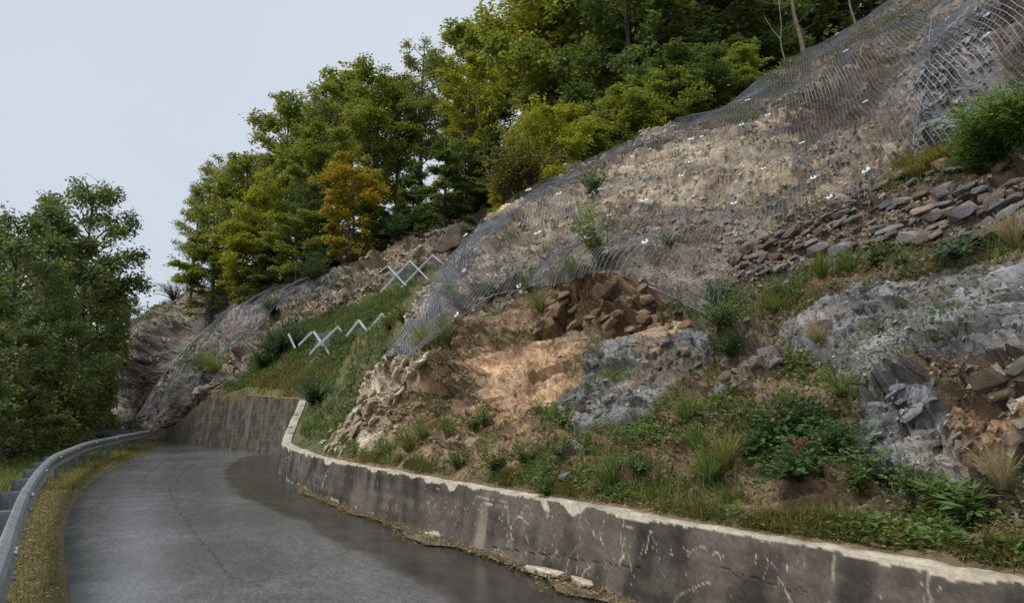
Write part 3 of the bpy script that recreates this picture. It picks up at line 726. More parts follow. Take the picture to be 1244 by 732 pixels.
def finish_wall(name, aa, A_, Hh, S_, c, thick, parent, capcol, nz_seed):
    n, rows = A_.shape
    X, Y = to_xy(A_, S_)
    V = [np.stack([X, Y, Hh], -1)]; cols = [c]
    # cap: rounded lip then flat top, then down the back
    kk = np.array([.02, .06, .12, .18, .24, thick])
    Ac = np.repeat(aa[:, None], len(kk), 1); top = h_wall(aa)[:, None]
    rough_ = fbm(np.stack([Ac * 6, kk[None] * 6 + 0 * Ac, Ac * 0], -1), 4, nz_seed)
    Sc = S_[:, -1:] + kk[None]; Hc = top + .008 + (rough_ - .5) * .025 - .015 * (kk[None] < .03)
    X, Y = to_xy(Ac, Sc); V.append(np.stack([X, Y, Hc], -1))
    cols.append(capcol[0] + (capcol[1] - capcol[0]) * np.clip((rough_ - .3) / .4, 0, 1)[..., None])
    X, Y = to_xy(aa, S_[:, -1] + thick + .01); V.append(np.stack([X, Y, top[:, 0] - .5], -1)[:, None]); cols.append(np.broadcast_to(capcol[0], (n, 1, 3)))
    X, Y = to_xy(aa, S_[:, -1] + thick + .01)
    Vb = np.concatenate(V, 1); Cc = np.concatenate(cols, 1)
    R = Vb.shape[1]; g = np.arange(n * R).reshape(n, R)
    # body = face rows; coping = cap rows
    def sub(i0, i1, nm):
        g2 = np.arange(n * (i1 - i0)).reshape(n, i1 - i0)
        F = np.stack([g2[:-1, :-1], g2[1:, :-1], g2[1:, 1:], g2[:-1, 1:]], -1).reshape(-1, 4)
        return link(nm, mesh_np(nm, Vb[:, i0:i1].reshape(-1, 3), [F], Cc[:, i0:i1].reshape(-1, 3)), M_WALL, parent)
    f = sub(0, rows, 'concrete_face'); k_ = sub(rows - 1, R, 'coping')
    return f, k_

wall_root = empty('retaining_wall', (0, 0, 0), 'low dark concrete retaining wall with flaking pale top edge beside the road', 'wall')
aa, A_, Hh, S_, depth, c, tan, paint, fine_, rel = wall_mesh(-4, ca, lambda a: max(.012, .0022 * (.82 * a + 2.5)), seed=0)
r_ = np.random.default_rng(3)
for q in range(230):                                # lime veins, old root marks
    a0 = r_.uniform(.5, 22) if q % 3 else r_.uniform(1, 9); h0 = r_.uniform(.02, .55) ** 1.0; ang = r_.choice([r_.normal(1.0, .3), r_.normal(2.2, .3), r_.normal(0, .25), r_.normal(1.57, .2)])
    ln = r_.choice([.06, .12, .2, .35, .5]) * r_.uniform(.6, 1.3); pts = [(a0, h0)]; cu = r_.normal(0, 1.6)
    for s in range(6):
        ang += cu * .16 + r_.normal(0, .12); pts.append((pts[-1][0] + math.cos(ang) * ln / 6, min(.62, max(0, pts[-1][1] + math.sin(ang) * ln / 6))))
    stroke(A_, Hh, paint, pts, r_.choice([.002, .003, .005]), r_.uniform(.35, .9))
for q in range(60):                                 # flaked patches near the foot
    a0 = r_.uniform(.5, 20); h0 = abs(r_.normal(0, .05))
    stroke(A_, Hh, paint, [(a0, h0), (a0 + r_.normal(0, .2), h0 + r_.normal(0, .03))], r_.uniform(.01, .03), r_.uniform(.5, .9))
txs, tys = proj(np.stack([*to_xy(_fa, s_wall(_fa)), h_wall(_fa)], -1))
near_i = (_fa > 0) & (_fa < 20)
def a_at(px): return float(np.interp(-px, -txs[near_i], _fa[near_i]))
stroke(A_, Hh, paint, [(a_at(660), .70), (a_at(666), .62)], .04, .95); stroke(A_, Hh, paint, [(a_at(664), .66), (a_at(666), .55)], .018, .95)
stroke(A_, Hh, paint, [(a_at(592), .56), (a_at(618), .565)], .014, .9); stroke(A_, Hh, paint, [(a_at(634), .50), (a_at(648), .42)], .009, .9); stroke(A_, Hh, paint, [(a_at(634), .52), (a_at(640), .62)], .007, .8)
for px_ in (350, 1010, 1130, 760):
    stroke(A_, Hh, paint, [(a_at(px_ + r_.normal(0, 2)), .68 - q * .08) for q in range(5)], .009, .5)
mcol = np.clip((A_ - a_at(597)) / -.05, 0, 1) * np.clip((A_ - a_at(566)) / .05, 0, 1)
mcol = np.clip((a_at(566) - A_) / .05, 0, 1) * np.clip((A_ - a_at(597)) / .05, 0, 1)
c = c * (1 - mcol[..., None] * .75) + L(.24, .205, .16) * (.6 + .8 * rel[..., None]) * mcol[..., None] * .75
lowtan = np.clip((.22 - Hh) / .2, 0, 1) * np.clip((fbm(np.stack([A_ * 1.1, Hh * 3, A_ * 0], -1), 4, 71) - .45) * 4, 0, 1)
c = c * (1 - .55 * lowtan[..., None]) + L(.24, .195, .145) * .55 * lowtan[..., None]
blur_t = np.clip((fbm(np.stack([A_ * .7, Hh * 1.4, A_ * 0], -1), 3, 73) - .48) * 3, 0, .55)
c = c * (1 - blur_t[..., None]) + L(.145, .12, .095) * blur_t[..., None]
blk = np.clip((fbm(np.stack([A_ * 2.6, Hh * 2.0 + 5, A_ * 0], -1), 5, 75) - .52) * 5, 0, .6); c = c * (1 - blk[..., None])
brk = np.clip((fbm(np.stack([A_ * 14, Hh * 14, A_ * 0], -1), 4, 77) - .36) * 5, 0, 1); paint = np.where(depth > .12, paint * brk, paint)
c = c * (1 - paint[..., None]) + tan * paint[..., None]
S_ = S_ + .006 * np.clip(paint, 0, 1)               # the coating is thicker than the bare patches
ck = np.zeros(A_.shape)
jag = lambda x0, y0, x1, y1, n_: [(x0 + (x1 - x0) * i / n_, y0 + (y1 - y0) * i / n_ + r_.normal(0, .012)) for i in range(n_ + 1)]
stroke(A_, Hh, ck, jag(a_at(605), .10, a_at(690), .22, 14), .006); stroke(A_, Hh, ck, jag(a_at(690), .22, a_at(800), .30, 12), .004, .7)
stroke(A_, Hh, ck, jag(a_at(860), .45, a_at(1010), .42, 14), .004, .6); stroke(A_, Hh, ck, jag(a_at(1040), .2, a_at(1200), .3, 14), .004, .6)
stroke(A_, Hh, ck, [(a_at(566), .02), (a_at(566), .68)], .006, .8)
c = c * (1 - .8 * ck[..., None]); S_ = S_ + ck * .012
finish_wall('retaining_wall', aa, A_, Hh, S_, c, .27, wall_root, (L(.26, .225, .175), L(.47, .42, .34)), 81)

far_root = empty('retaining_wall', (0, 0, 0), 'taller dark streaked concrete wall facing the road at the bend', 'wall')
aa, A_, Hh, S_, depth, c, tan, paint, fine_, rel = wall_mesh(ca + .02, A_END + 2, lambda a: .055, rows=44, pale_top=False, seed=5, batter=.12)
ver = np.clip((fbm(np.stack([A_ * 2.2, Hh * .6, A_ * 0], -1), 5, 91) - .5) * 3, 0, 1) * .3
c = c * (1 - ver[..., None]) + L(.25, .215, .175) * ver[..., None]
c = c * np.where(np.clip(Hh[..., None] / 2, 0, 1) > .95, np.array([1.0, 1.0, .9]), 1)
moss = np.clip((.28 - depth) / .2, 0, 1) * np.clip((rel - .42) * 5, 0, 1)
c = c * (1 - moss[..., None]) + L(.11, .10, .03) * moss[..., None]
finish_wall('retaining_wall', aa, A_, Hh, S_, c, .27, far_root, (L(.13, .11, .07), L(.27, .235, .17)), 83)

# debris strip at the foot of the low wall
def s_deb(a):
    w = .07 + .8 * np.clip(fbm(np.stack([a * 1.3, a * 0, a * 0], -1), 5, 61) - .36, 0, 1)
    return s_wall(a) - .07 - np.clip(w, .04, .36) * np.interp(a, [-6, 2, 12, 16], [1, 1, .7, .12])
deb = strip_sheet('verge', s_deb, lambda a: s_wall(a) - .01, -4, 17, .05, .007, M_DIRT, 12, None, 0,
    lambda V: (lambda f: L(.075, .06, .042) + (L(.24, .20, .145) - L(.075, .06, .042)) * np.clip((f - .3) / .4, 0, 1)[:, None])(fbm(V * 7, 4, 63)), .035)
at = deb.data.attributes.new('Rough', 'FLOAT', 'POINT'); at.data.foreach_set('value', np.full(len(deb.data.vertices), .9, np.float32))
tag(deb, kind='structure')
# ------------------------------------------------------------------ guard rail
rp = [(-40, 735), (0, 662), (19, 608), (38, 576), (63, 552), (105, 536), (152, 527), (185, 521.5)]
ra2, rs2 = to_as(on_z([p[0] for p in rp], [p[1] for p in rp], .75))
RA = np.concatenate([[-10, ra2[0] - 3], ra2]); RSV = np.concatenate([[rs2[0] - 1.0, rs2[0] - .1], rs2])
ra_f = np.arange(-10, ra2[-1], .1); rs_f = _smooth(np.interp(ra_f, RA, RSV), 12)
rx, ry = to_xy(ra_f, rs_f)
railpts = np.stack([rx, ry], -1)
# round the bend: an arc to the left after the last surveyed point
hd = railpts[-1] - railpts[-8]; hd /= np.linalg.norm(hd); ang0 = math.atan2(hd[1], hd[0]); p = railpts[-1].copy(); ext = []
for i in range(110):
    ang0 += .1 / 3.2 if i < 55 else 0; p = p + .1 * np.array([math.cos(ang0), math.sin(ang0)]); ext.append(p.copy())
railpts = np.concatenate([railpts, ext])
cum = np.concatenate([[0], np.cumsum(np.linalg.norm(np.diff(railpts, axis=0), axis=1))])
def rail_at(s):
    p = np.array([np.interp(s, cum, railpts[:, 0]), np.interp(s, cum, railpts[:, 1])]); q = np.array([np.interp(s + .05, cum, railpts[:, 0]), np.interp(s + .05, cum, railpts[:, 1])])
    t = q - p; t /= np.linalg.norm(t) + 1e-9; return p, t, np.array([t[1], -t[0]])     # normal points to the road
rail = empty('guardrail', (0, 0, 0), 'galvanised steel guardrail curving along the left road verge', 'guardrail')
prof = []
for z_, x_ in [(-.155, .0), (-.150, .012), (-.125, .055), (-.095, .08), (-.065, .08), (-.035, .045), (0, .012), (.035, .045), (.065, .08), (.095, .08), (.125, .055), (.150, .012), (.155, .0)]:
    prof.append((x_, z_))
prof = np.array(prof); prof2 = np.concatenate([prof, (prof - [.006, 0])[::-1]])
def beam(s0, s1, off, zc, name='beam'):
    ss = np.arange(s0, s1 + .001, .1); rings = []
    for s in ss:
        p, t, nn = rail_at(s)
        rings.append(np.stack([p[0] + nn[0] * (prof2[:, 0] + off), p[1] + nn[1] * (prof2[:, 0] + off), zc + prof2[:, 1]], -1))
    V = np.concatenate(rings); m = len(prof2); i = np.arange(len(ss) - 1)[:, None] * m; k_ = np.arange(m)[None]; k2 = (k_ + 1) % m
    F = np.stack([i + k_, i + k2, i + m + k2, i + m + k_], -1).reshape(-1, 4)
    return link(name, mesh_np(name, V, [F], smooth=False), M_STEEL, rail)
S_END = cum[-1] - .6
s_ = 4.0; kk_ = 0
while s_ < S_END - .5:
    e_ = min(s_ + 4.0 + .32, S_END)
    b = beam(s_, e_, 0 if kk_ % 2 else .007, .60)
    for ds in (.08, .24):
        p, t, nn = rail_at(e_ - ds)
        for dz in (-.08, .08):
            g = Geo(); g.tube([[p[0] + nn[0] * .06, p[1] + nn[1] * .06, .60 + dz], [p[0] + nn[0] * .105, p[1] + nn[1] * .105, .60 + dz]], .018, 6)
            link('bolt', g.mesh('bolt'), M_STEEL, b)
    s_ += 4.0; kk_ += 1
M_POSTG = M_STEEL.copy(); M_POSTG.name = 'dull_galvanised_steel'
for q in M_POSTG.node_tree.nodes:
    if q.type == 'VALTORGB': q.color_ramp.elements[0].color = (.13, .14, .15, 1); q.color_ramp.elements[1].color = (.25, .265, .28, 1)
def post_mesh():
    g = Geo()
    # sigma-shaped post: a web and two flanges, thin plates
    g.box([0, -.20, -.08], [.006, .10, 1.50]); g.box([-.025, -.152, -.08], [.05, .006, 1.50]); g.box([.025, -.248, -.08], [.05, .006, 1.50])
    return g.mesh('post')
def spacer_mesh():
    g = Geo(); g.box([0, -.075, .575], [.09, .13, .20]); return g.mesh('spacer')
PM, SM = post_mesh(), spacer_mesh()
s_ = 4.7
while s_ < S_END - .3:
    p, t, nn = rail_at(s_)
    for nm, me in (('post', PM), ('spacer', SM)):
        o = link(nm, me, M_POSTG, rail, (p[0], p[1], 0)); o.rotation_euler.z = math.atan2(t[1], t[0])
        if nm == 'post': host = o
        else:
            o.parent = host; o.location = (0, 0, 0); o.rotation_euler.z = 0
    # local +y must point to the road side
    host.rotation_euler.z = math.atan2(nn[1], nn[0]) - math.pi / 2
    s_ += 2.0

# ------------------------------------------------------------------ rockfall net
NETPOLY = [(476, 432), (497, 400), (518, 362), (543, 318), (570, 285), (600, 260), (650, 230), (700, 200), (760, 172), (850, 134), (950, 80), (1010, 40), (1080, -10), (1180, -120), (1160, -40), (1145, 30), (1120, 110), (1100, 180), (1075, 205), (1060, 240), (1000, 252), (950, 266), (905, 292), (886, 320), (886, 372), (868, 396), (840, 378), (795, 350), (745, 332), (690, 345), (640, 352), (600, 360), (560, 385), (535, 408), (505, 428), (480, 434)]
NETPOLY2 = [(1092, 190), (1112, 110), (1135, 20), (1160, -50), (1190, -130), (1420, -260), (1420, 120), (1244, 128), (1205, 138), (1155, 172)]
NETPOLY3 = [(165, 505), (195, 470), (230, 420), (262, 385), (330, 345), (420, 330), (400, 352), (330, 380), (300, 420), (270, 430), (240, 462), (214, 500), (180, 520)]
def net_surface(off, nwave, seed, soft):
    D = np.clip(disp, -.6, .8)
    for _ in range(14):
        G_ = np.pad(D, 1, mode='edge'); D = np.maximum.reduce([G_[1:-1, 1:-1], G_[:-2, 1:-1], G_[2:, 1:-1], G_[1:-1, :-2], G_[1:-1, 2:]])
    D = blur2(D[..., None], soft)[..., 0]
    w = (fbm(P2 * 1.1, 3, seed) - .5) * nwave
    return P2 + N2 * (D + off + w)[..., None]
NS = net_surface(.04, .10, 51, 110)
from math import floor
def sample_grid(G, a, t):
    ia = np.clip(np.interp(a, ga, np.arange(NA)), 0, NA - 1.001); it = np.clip(np.interp(t, gt, np.arange(NT)), 0, NT - 1.001)
    i0 = ia.astype(int); j0 = it.astype(int); fa = (ia - i0)[..., None]; ft = (it - j0)[..., None]
    return (G[i0, j0] * (1 - fa) * (1 - ft) + G[i0 + 1, j0] * fa * (1 - ft) + G[i0, j0 + 1] * (1 - fa) * ft + G[i0 + 1, j0 + 1] * fa * ft)
def wires(Pa, Pb, r):
    """triangular prisms along segments"""
    T = Pb - Pa; T /= np.linalg.norm(T, axis=1)[:, None] + 1e-9
    A_ = np.cross(T, np.array([.31, .42, .85])); A_ /= np.linalg.norm(A_, axis=1)[:, None] + 1e-9; B_ = np.cross(T, A_)
    rr = np.broadcast_to(np.asarray(r, float), (len(Pa),))[:, None]
    offs = [A_ * rr, (-.5 * A_ + .866 * B_) * rr, (-.5 * A_ - .866 * B_) * rr]
    V = np.stack([Pa + o for o in offs] + [Pb + o for o in offs], 1).reshape(-1, 3)
    i = np.arange(len(Pa))[:, None] * 6
    Q_ = np.concatenate([i + [0, 1, 4, 3], i + [1, 2, 5, 4], i + [2, 0, 3, 5]])
    return V, Q_
def make_net(poly, G, cell, rad, a_rng, t_rng, amax=None, jit=.12, sl=.75, dsl=0):
    na, nt = int((a_rng[1] - a_rng[0]) / cell), int((t_rng[1] - t_rng[0]) / (cell * sl))
    I, J = np.meshgrid(np.arange(na), np.arange(nt), indexing='ij')
    a = a_rng[0] + (I + .5 * (J % 2)) * cell; t = t_rng[0] + J * cell * sl
    a = a + (vnoise(np.stack([a * 1.5, t * 1.5, a * 0], -1), 77) - .5) * cell * 1.0 + RNG.uniform(-jit, jit, a.shape) * cell
    t = t + (vnoise(np.stack([a * 1.5, t * 1.5, a * 0 + 9], -1), 78) - .5) * cell * 1.0
    P = sample_grid(G, a, t)
    px, py = proj(P)
    w = 6 * (vnoise(P * 3, 3) - .5)
    m = inpoly(px + w, py + w, poly)
    if amax is not None: m &= a < amax(t)
    id_ = np.arange(na * nt).reshape(na, nt); segs = []
    ev = (np.arange(nt - 1) % 2 == 0)
    for j0 in (0, 1):
        js = np.arange(j0, nt - 1, 2)
        # even rows connect to i-1 and i ; odd rows to i and i+1
        if j0 == 0: pr = [(slice(0, na), slice(0, na)), (slice(1, na), slice(0, na - 1))]
        else: pr = [(slice(0, na), slice(0, na)), (slice(0, na - 1), slice(1, na))]
        for s1, s2 in pr:
            segs.append(np.stack([id_[s1][:, js], id_[s2][:, js + 1]], -1).reshape(-1, 2))
    E = np.concatenate(segs); mm = m.ravel(); E = E[mm[E[:, 0]] & mm[E[:, 1]]]
    F = P.reshape(-1, 3)
    return wires(F[E[:, 0]], F[E[:, 1]], rad)
def net_obj(root, geo):
    o = link('wire_mesh', mesh_np('wire_mesh', geo[0], [geo[1]]), M_WIRE, root); return o
net1 = empty('rockfall_net', (0, 0, 0), 'large grey wire rockfall net draped over the tan rock slope below the forest', 'rockfall net')
net_obj(net1, make_net(NETPOLY, NS, .085, .0030, (3.0, 16.0), (.4, 24), lambda t: 14.0 - .02 * t))
net2 = empty('rockfall_net', (0, 0, 0), 'coarser wire net over dark grey rubble at the upper right corner', 'rockfall net')
net_obj(net2, make_net(NETPOLY2, net_surface(.06, .14, 57, 110), .09, .0038, (-2, 9), (2, 14)))
net3 = empty('rockfall_net', (0, 0, 0), 'distant faded wire net hanging down the purple brown rocks beyond the bend', 'rockfall net')
net_obj(net3, make_net(NETPOLY3, net_surface(.1, .4, 59, 25), .26, .008, (28, 62), (.5, 22)))
def rope(root, px_pts, G_off=.12, rad=.014, name='edge_rope', sag=0):
    P = []
    for (x0, y0), (x1, y1) in zip(px_pts[:-1], px_pts[1:]):
        n_ = max(2, int(math.hypot(x1 - x0, y1 - y0) / 14))
        for q in range(n_):
            h = hit(x0 + (x1 - x0) * q / n_, y0 + (y1 - y0) * q / n_)
            if h: P.append(h[0] + h[1] * G_off)
    P = np.array(P)
    if len(P) < 3: return
    for _ in range(3): P[1:-1] = (P[:-2] + 2 * P[1:-1] + P[2:]) / 4
    g = Geo(); g.tube(P, rad, 6); link(name, g.mesh(name), M_WIRE, root)
rope(net1, [(1105, 178), (1122, 100), (1138, 20)], .2, .007, 'seam_rope')
rope(net1, [(478, 430), (540, 405), (600, 360), (690, 345), (745, 332), (800, 352), (868, 394)], .1, .008)
rope(net1, [(975, 240), (1000, 262), (1012, 250)], .08, .01)
rope(net3, [(172, 512), (205, 450), (238, 410), (262, 385), (322, 345)], .3, .03)
rope(net3, [(262, 430), (300, 418), (320, 385), (345, 352)], .3, .025)
rope(net3, [(196, 490), (222, 470), (245, 440)], .3, .025)
# rolled surplus mesh along the left border and the crest
for (pl, lay) in (([(478, 430), (500, 402), (520, 366), (545, 322), (572, 290), (602, 264)], 5), ([(602, 264), (650, 234), (700, 206), (760, 178), (850, 140), (950, 88), (1040, 28)], 3)):
    P = []
    for (x0, y0), (x1, y1) in zip(pl[:-1], pl[1:]):
        for q in range(10):
            h = hit(x0 + (x1 - x0) * q / 10 + 4, y0 + (y1 - y0) * q / 10 + 4)
            if h: P.append(h[0])
    P = np.array(P)
    for _ in range(6): P[1:-1] = (P[:-2] + 2 * P[1:-1] + P[2:]) / 4
    Vs, Qs, n0 = [], [], 0
    L_ = np.concatenate([[0], np.cumsum(np.linalg.norm(np.diff(P, axis=0), axis=1))])
    cell = .09; ns = int(L_[-1] / cell); sv = np.linspace(0, L_[-1], ns)
    C_ = np.stack([np.interp(sv, L_, P[:, q]) for q in range(3)], -1)
    wid = 14 if lay == 5 else 9
    for ly in range(2 if lay == 5 else 1):
        off = []
        for w_ in range(wid):
            f = (w_ / (wid - 1) - .5) * (1.3 if lay == 5 else .75)
            lift = (.13 if lay == 5 else .07) * (1 - (2 * f / 1.3) ** 2) * (.5 + .6 * vnoise(np.stack([sv * 1.2, sv * 0 + f * 2, sv * 0 + ly * 3], -1), 5)) + .02 * ly
            pos = C_ - ER[None, :2] @ np.eye(2, 3) * 0 + np.concatenate([np.repeat((-ER * f)[None], ns, 0), lift[:, None]], 1)
            pos = pos + RNG.normal(0, .008, pos.shape); off.append(pos)
        O = np.array(off)                     # wid, ns, 3
        i_, j_ = np.meshgrid(np.arange(wid - 1), np.arange(ns - 1), indexing='ij')
        Pa = np.concatenate([O[i_, j_].reshape(-1, 3), O[i_ + 1, j_].reshape(-1, 3)]); Pb = np.concatenate([O[i_ + 1, j_ + 1].reshape(-1, 3), O[i_, j_ + 1].reshape(-1, 3)])
        V_, Q_ = wires(Pa, Pb, .0042); Vs.append(V_); Qs.append(Q_ + n0); n0 += len(V_)
    link('mesh_fold', mesh_np('mesh_fold', np.concatenate(Vs), [np.concatenate(Qs)]), M_WIRE, net1)
# anchor plates with bolt and washer
def plate_meshes():
    bm = bmesh.new()
    pts = [(-.14, -.03), (-.05, -.10), (.05, -.10), (.14, -.03), (.14, .03), (.05, .10), (-.05, .10), (-.14, .03)]
    lo = [bm.verts.new((x, y, 0)) for x, y in pts]; hi = [bm.verts.new((x * .9, y * .9, .035)) for x, y in pts]
    bm.faces.new(hi); bm.faces.new(lo[::-1])
    for i in range(8): bm.faces.new((lo[i], lo[(i + 1) % 8], hi[(i + 1) % 8], hi[i]))
    me = bpy.data.meshes.new('anchor_plate'); bm.to_mesh(me); bm.free()
    g = Geo(); g.tube([[0, 0, .03], [0, 0, .14]], .016, 6); g.tube([[0, 0, .036], [0, 0, .075]], .04, 6)
    return me, g.mesh('anchor_bolt')
PLM, BOM = plate_meshes()
def anchor(px, py, root, sc=1.0):
    h = hit(px, py)
    if not h: return
    p, nrm, k_ = h; nrm = N2.reshape(-1, 3)[k_]
    o = link('anchor_plate', PLM, M_PLATE, root); ga_, gt_ = A2.ravel()[k_], T2.ravel()[k_]; pn_ = sample_grid(NS if root is net1 else P2d, np.array([ga_]), np.array([gt_]))[0]
    o.location = pn_ + nrm * .01; o.scale = (sc,) * 3
    o.rotation_euler = Vector(nrm).to_track_quat('Z', 'Y').to_euler(); o.rotation_euler.rotate_axis('Z', random.uniform(0, 3))
    b = link('anchor_bolt', BOM, M_WIRE, o)
for (x, y) in [(575, 293), (649, 246), (686, 258), (729, 237), (738, 240), (746, 271), (831, 232), (892, 264), (838, 175), (841, 201), (909, 126), (937, 153), (976, 180), (985, 218), (1012, 247), (1019, 49), (1041, 92), (1060, 139), (1062, 228), (853, 176), (905, 163), (794, 317), (562, 385), (636, 356), (660, 300), (787, 255), (720, 300), (930, 215), (690, 212), (770, 205)]:
    anchor(x, y, net1, random.uniform(.36, .55))
for (x, y) in [(1199, 18), (1197, 43), (1238, 113), (1170, 138), (1152, 20)]: anchor(x, y, net2, .45)
for (x, y) in [(232, 424), (236, 423), (292, 431), (283, 416), (182, 419), (206, 414), (310, 365), (270, 395)]: anchor(x, y, net3, .9)

# ------------------------------------------------------------------ snow barriers in the gully
def barrier(bars, foot, label, mesh_poly, d=30.0):
    h = hit(*foot)
    if h and h[0][1] > 26: d = h[0][1] - 1.3
    c = unproj(foot[0], foot[1], d)
    root = empty('slope_barrier', tuple(c), label, 'slope barrier', 'crossed steel barriers on the grassy slope')
    for k_, (p0, p1) in enumerate(bars):
        A = unproj(p0[0], p0[1], d + .12 * (k_ % 2)) - c; B = unproj(p1[0], p1[1], d + .12 * (k_ % 2)) - c
        if p1[1] > p0[1]: B = B + (B - A) * .25
        g = Geo(); ax = B - A; ln = np.linalg.norm(ax); ax = ax / ln
        yv = np.array([0, 1, 0.]); yv -= ax * (yv @ ax); yv /= np.linalg.norm(yv); xv = np.cross(yv, ax)
        Rm = np.stack([xv, yv, ax], 1)
        for q in (-1, 1): g.box((A + B) / 2 + xv * q * .034, [.012, .09, ln], Rm)
        g.box((A + B) / 2, [.068 - .012, .012, ln], Rm)
        link('beam', g.mesh('beam'), M_POST, root)
    for poly in mesh_poly:
        xs = [q[0] for q in poly]; ys = [q[1] for q in poly]
        P0 = unproj(min(xs), max(ys), d + .3); P1 = unproj(max(xs), min(ys), d + .3)
        sx = np.arange(P0[0], P1[0], .12); sz = np.arange(P0[2], P1[2], .12); Pa, Pb = [], []
        X_, Z_ = np.meshgrid(sx, sz, indexing='ij')
        G3 = np.stack([X_, np.full_like(X_, d + .3) + .3 * fbm(np.stack([X_, Z_, X_ * 0], -1), 2, 3), Z_], -1)
        qx, qy = proj(G3); mk = inpoly(qx, qy, poly)
        for (sa, sb2) in (((slice(0, -1), slice(0, -1)), (slice(1, None), slice(1, None))), ((slice(1, None), slice(0, -1)), (slice(0, -1), slice(1, None)))):
            m2 = mk[sa] & mk[sb2]; Pa.append(G3[sa][m2]); Pb.append(G3[sb2][m2])
        Pa, Pb = np.concatenate(Pa), np.concatenate(Pb)
        if len(Pa):
            V_, Q_ = wires(Pa - c, Pb - c, .011); link('mesh_panel', mesh_np('mesh_panel', V_, [Q_]), M_WIRE, root)
barrier([((381, 402), (390.5, 416)), ((390, 414), (379, 427)), ((411, 396), (391, 415.5)), ((391, 414), (399, 428)), ((379, 403), (366, 416)), ((410, 396), (414, 401))], (389, 428),
        'crossed pale steel barrier half hidden by dark bushes, lowest in the grass', [[(382, 404), (410, 398), (398, 424), (384, 424)]], 31.5)
barrier([((436, 388.5), (455, 414)), ((464, 380.5), (436, 416)), ((464, 380.5), (473, 394)), ((436, 388.5), (424, 404)), ((473, 394), (466, 406))], (447, 416),
        'double peaked pale steel barrier with grey mesh above the rust coloured grass', [[(428, 404), (437, 388), (447, 400), (464, 381), (472, 394), (462, 408), (440, 414)]])
barrier([((490.5, 370), (478, 392)), ((490, 369.5), (496, 377))], (482, 392), 'thin single peaked steel barrier beside the edge of the wire net', [], 31.5)
barrier([((350.5, 405), (357, 419))], (358, 420), 'short broad pale steel stub leaning in the dark bushes', [], 33.0)
barrier([((471.5, 323), (489, 342)), ((498, 316.5), (469.5, 347)), ((498, 316.5), (518, 337)), ((525.5, 309.5), (495, 341)), ((525.5, 309.5), (538, 320)), ((535, 326), (524, 338))], (490, 342),
        'upper row of crossed pale steel beams below the brown mat', [[(472, 324), (498, 318), (512, 330), (496, 342), (472, 344)], [(512, 322), (526, 311), (536, 320), (520, 336)]], 37.0)

# brown erosion mat pegged in the gully
mp = [(519, 303), (533, 290), (552, 268), (575, 256), (604, 238), (606, 258), (590, 272), (560, 297), (538, 308)]
Pm = []
xs = np.linspace(519, 606, 46); ys = np.linspace(236, 309, 40)
Vm, ok_m = [], {}
GU, GV = np.meshgrid(np.linspace(517, 608, 60), np.linspace(234, 312, 52), indexing='ij')
wr = fbm(np.stack([GU * .05 + GV * .02, GV * .10 - GU * .03, GU * 0], -1), 5, 12)
wq = (fbm(np.stack([GU * .09, GV * .09, GU * 0], -1), 3, 13) - .5) * 9
inm = inpoly(GU + wq, GV + wq, mp)
PM_ = unproj(GU, GV, 43 + .06 * (GU - 560) - .072 * (GV - 290) - .9 - wr * .9)
gi_ = np.arange(GU.size).reshape(GU.shape); cellm = inm[:-1, :-1] & inm[1:, :-1] & inm[1:, 1:] & inm[:-1, 1:]
Fm = np.stack([gi_[:-1, :-1], gi_[:-1, 1:], gi_[1:, 1:], gi_[1:, :-1]], -1)[cellm]
mat_me = mesh_np('erosion_mat', PM_.reshape(-1, 3), [Fm], (L(.085, .066, .05) + (L(.15, .12, .095) - L(.085, .066, .05)) * wr[..., None]).reshape(-1, 3), np.full(GU.size, .85), smooth=True)
em = link('erosion_mat', mat_me, M_HILL); sol = em.modifiers.new('thickness', 'SOLIDIFY'); sol.thickness = .05
tag(em, 'wrinkled brown erosion mat pinned to the slope below the trees', 'erosion mat')

# ------------------------------------------------------------------ stones
def stone_proto(seed, flat):
    r = np.random.default_rng(seed); bm = bmesh.new()
    for _ in range(26):
        v = r.normal(0, 1, 3); v = v / np.linalg.norm(v); v = np.sign(v) * np.abs(v) ** .62 * r.uniform(.82, 1.0)
        bm.verts.new((v[0] * .5, v[1] * .38, v[2] * .5 * flat))
    res = bmesh.ops.convex_hull(bm, input=bm.verts)
    for v in [v for v in bm.verts if not v.link_faces]: bm.verts.remove(v)
    me = bpy.data.meshes.new('stone'); bm.to_mesh(me); bm.free()
    return me
def colour_mesh(me, c):
    at = me.attributes.new('Col', 'FLOAT_COLOR', 'POINT')
    cc_ = np.ones((len(me.vertices), 4), np.float32); cc_[:, :3] = np.asarray(c) * RNG.uniform(.8, 1.2, (len(me.vertices), 1)); at.data.foreach_set('color', cc_.ravel()); return me
PAL = {'slate': [L(.13, .125, .125), L(.19, .185, .185), L(.15, .125, .10), L(.24, .235, .235)], 'brown': [L(.16, .11, .07), L(.24, .17, .11), L(.11, .08, .055), L(.30, .23, .16)], 'rust': [L(.20, .125, .068), L(.28, .185, .105), L(.14, .088, .05), L(.24, .17, .105)], 'pale': [L(.38, .31, .22), L(.50, .44, .34), L(.33, .25, .16)], 'grey': [L(.22, .217, .215), L(.30, .295, .29), L(.17, .165, .16)]}
STP = {}
for pn, cols_ in PAL.items():
    STP[pn] = []
    for ci_, c in enumerate(cols_):
        for q in range(4): STP[pn].append(colour_mesh(stone_proto(ci_ * 17 + q + 3, [.34, .5, .8, .28][q]), c))
for lst in STP.values():
    for me in lst: me.materials.append(M_STONE)
n_stone = 0
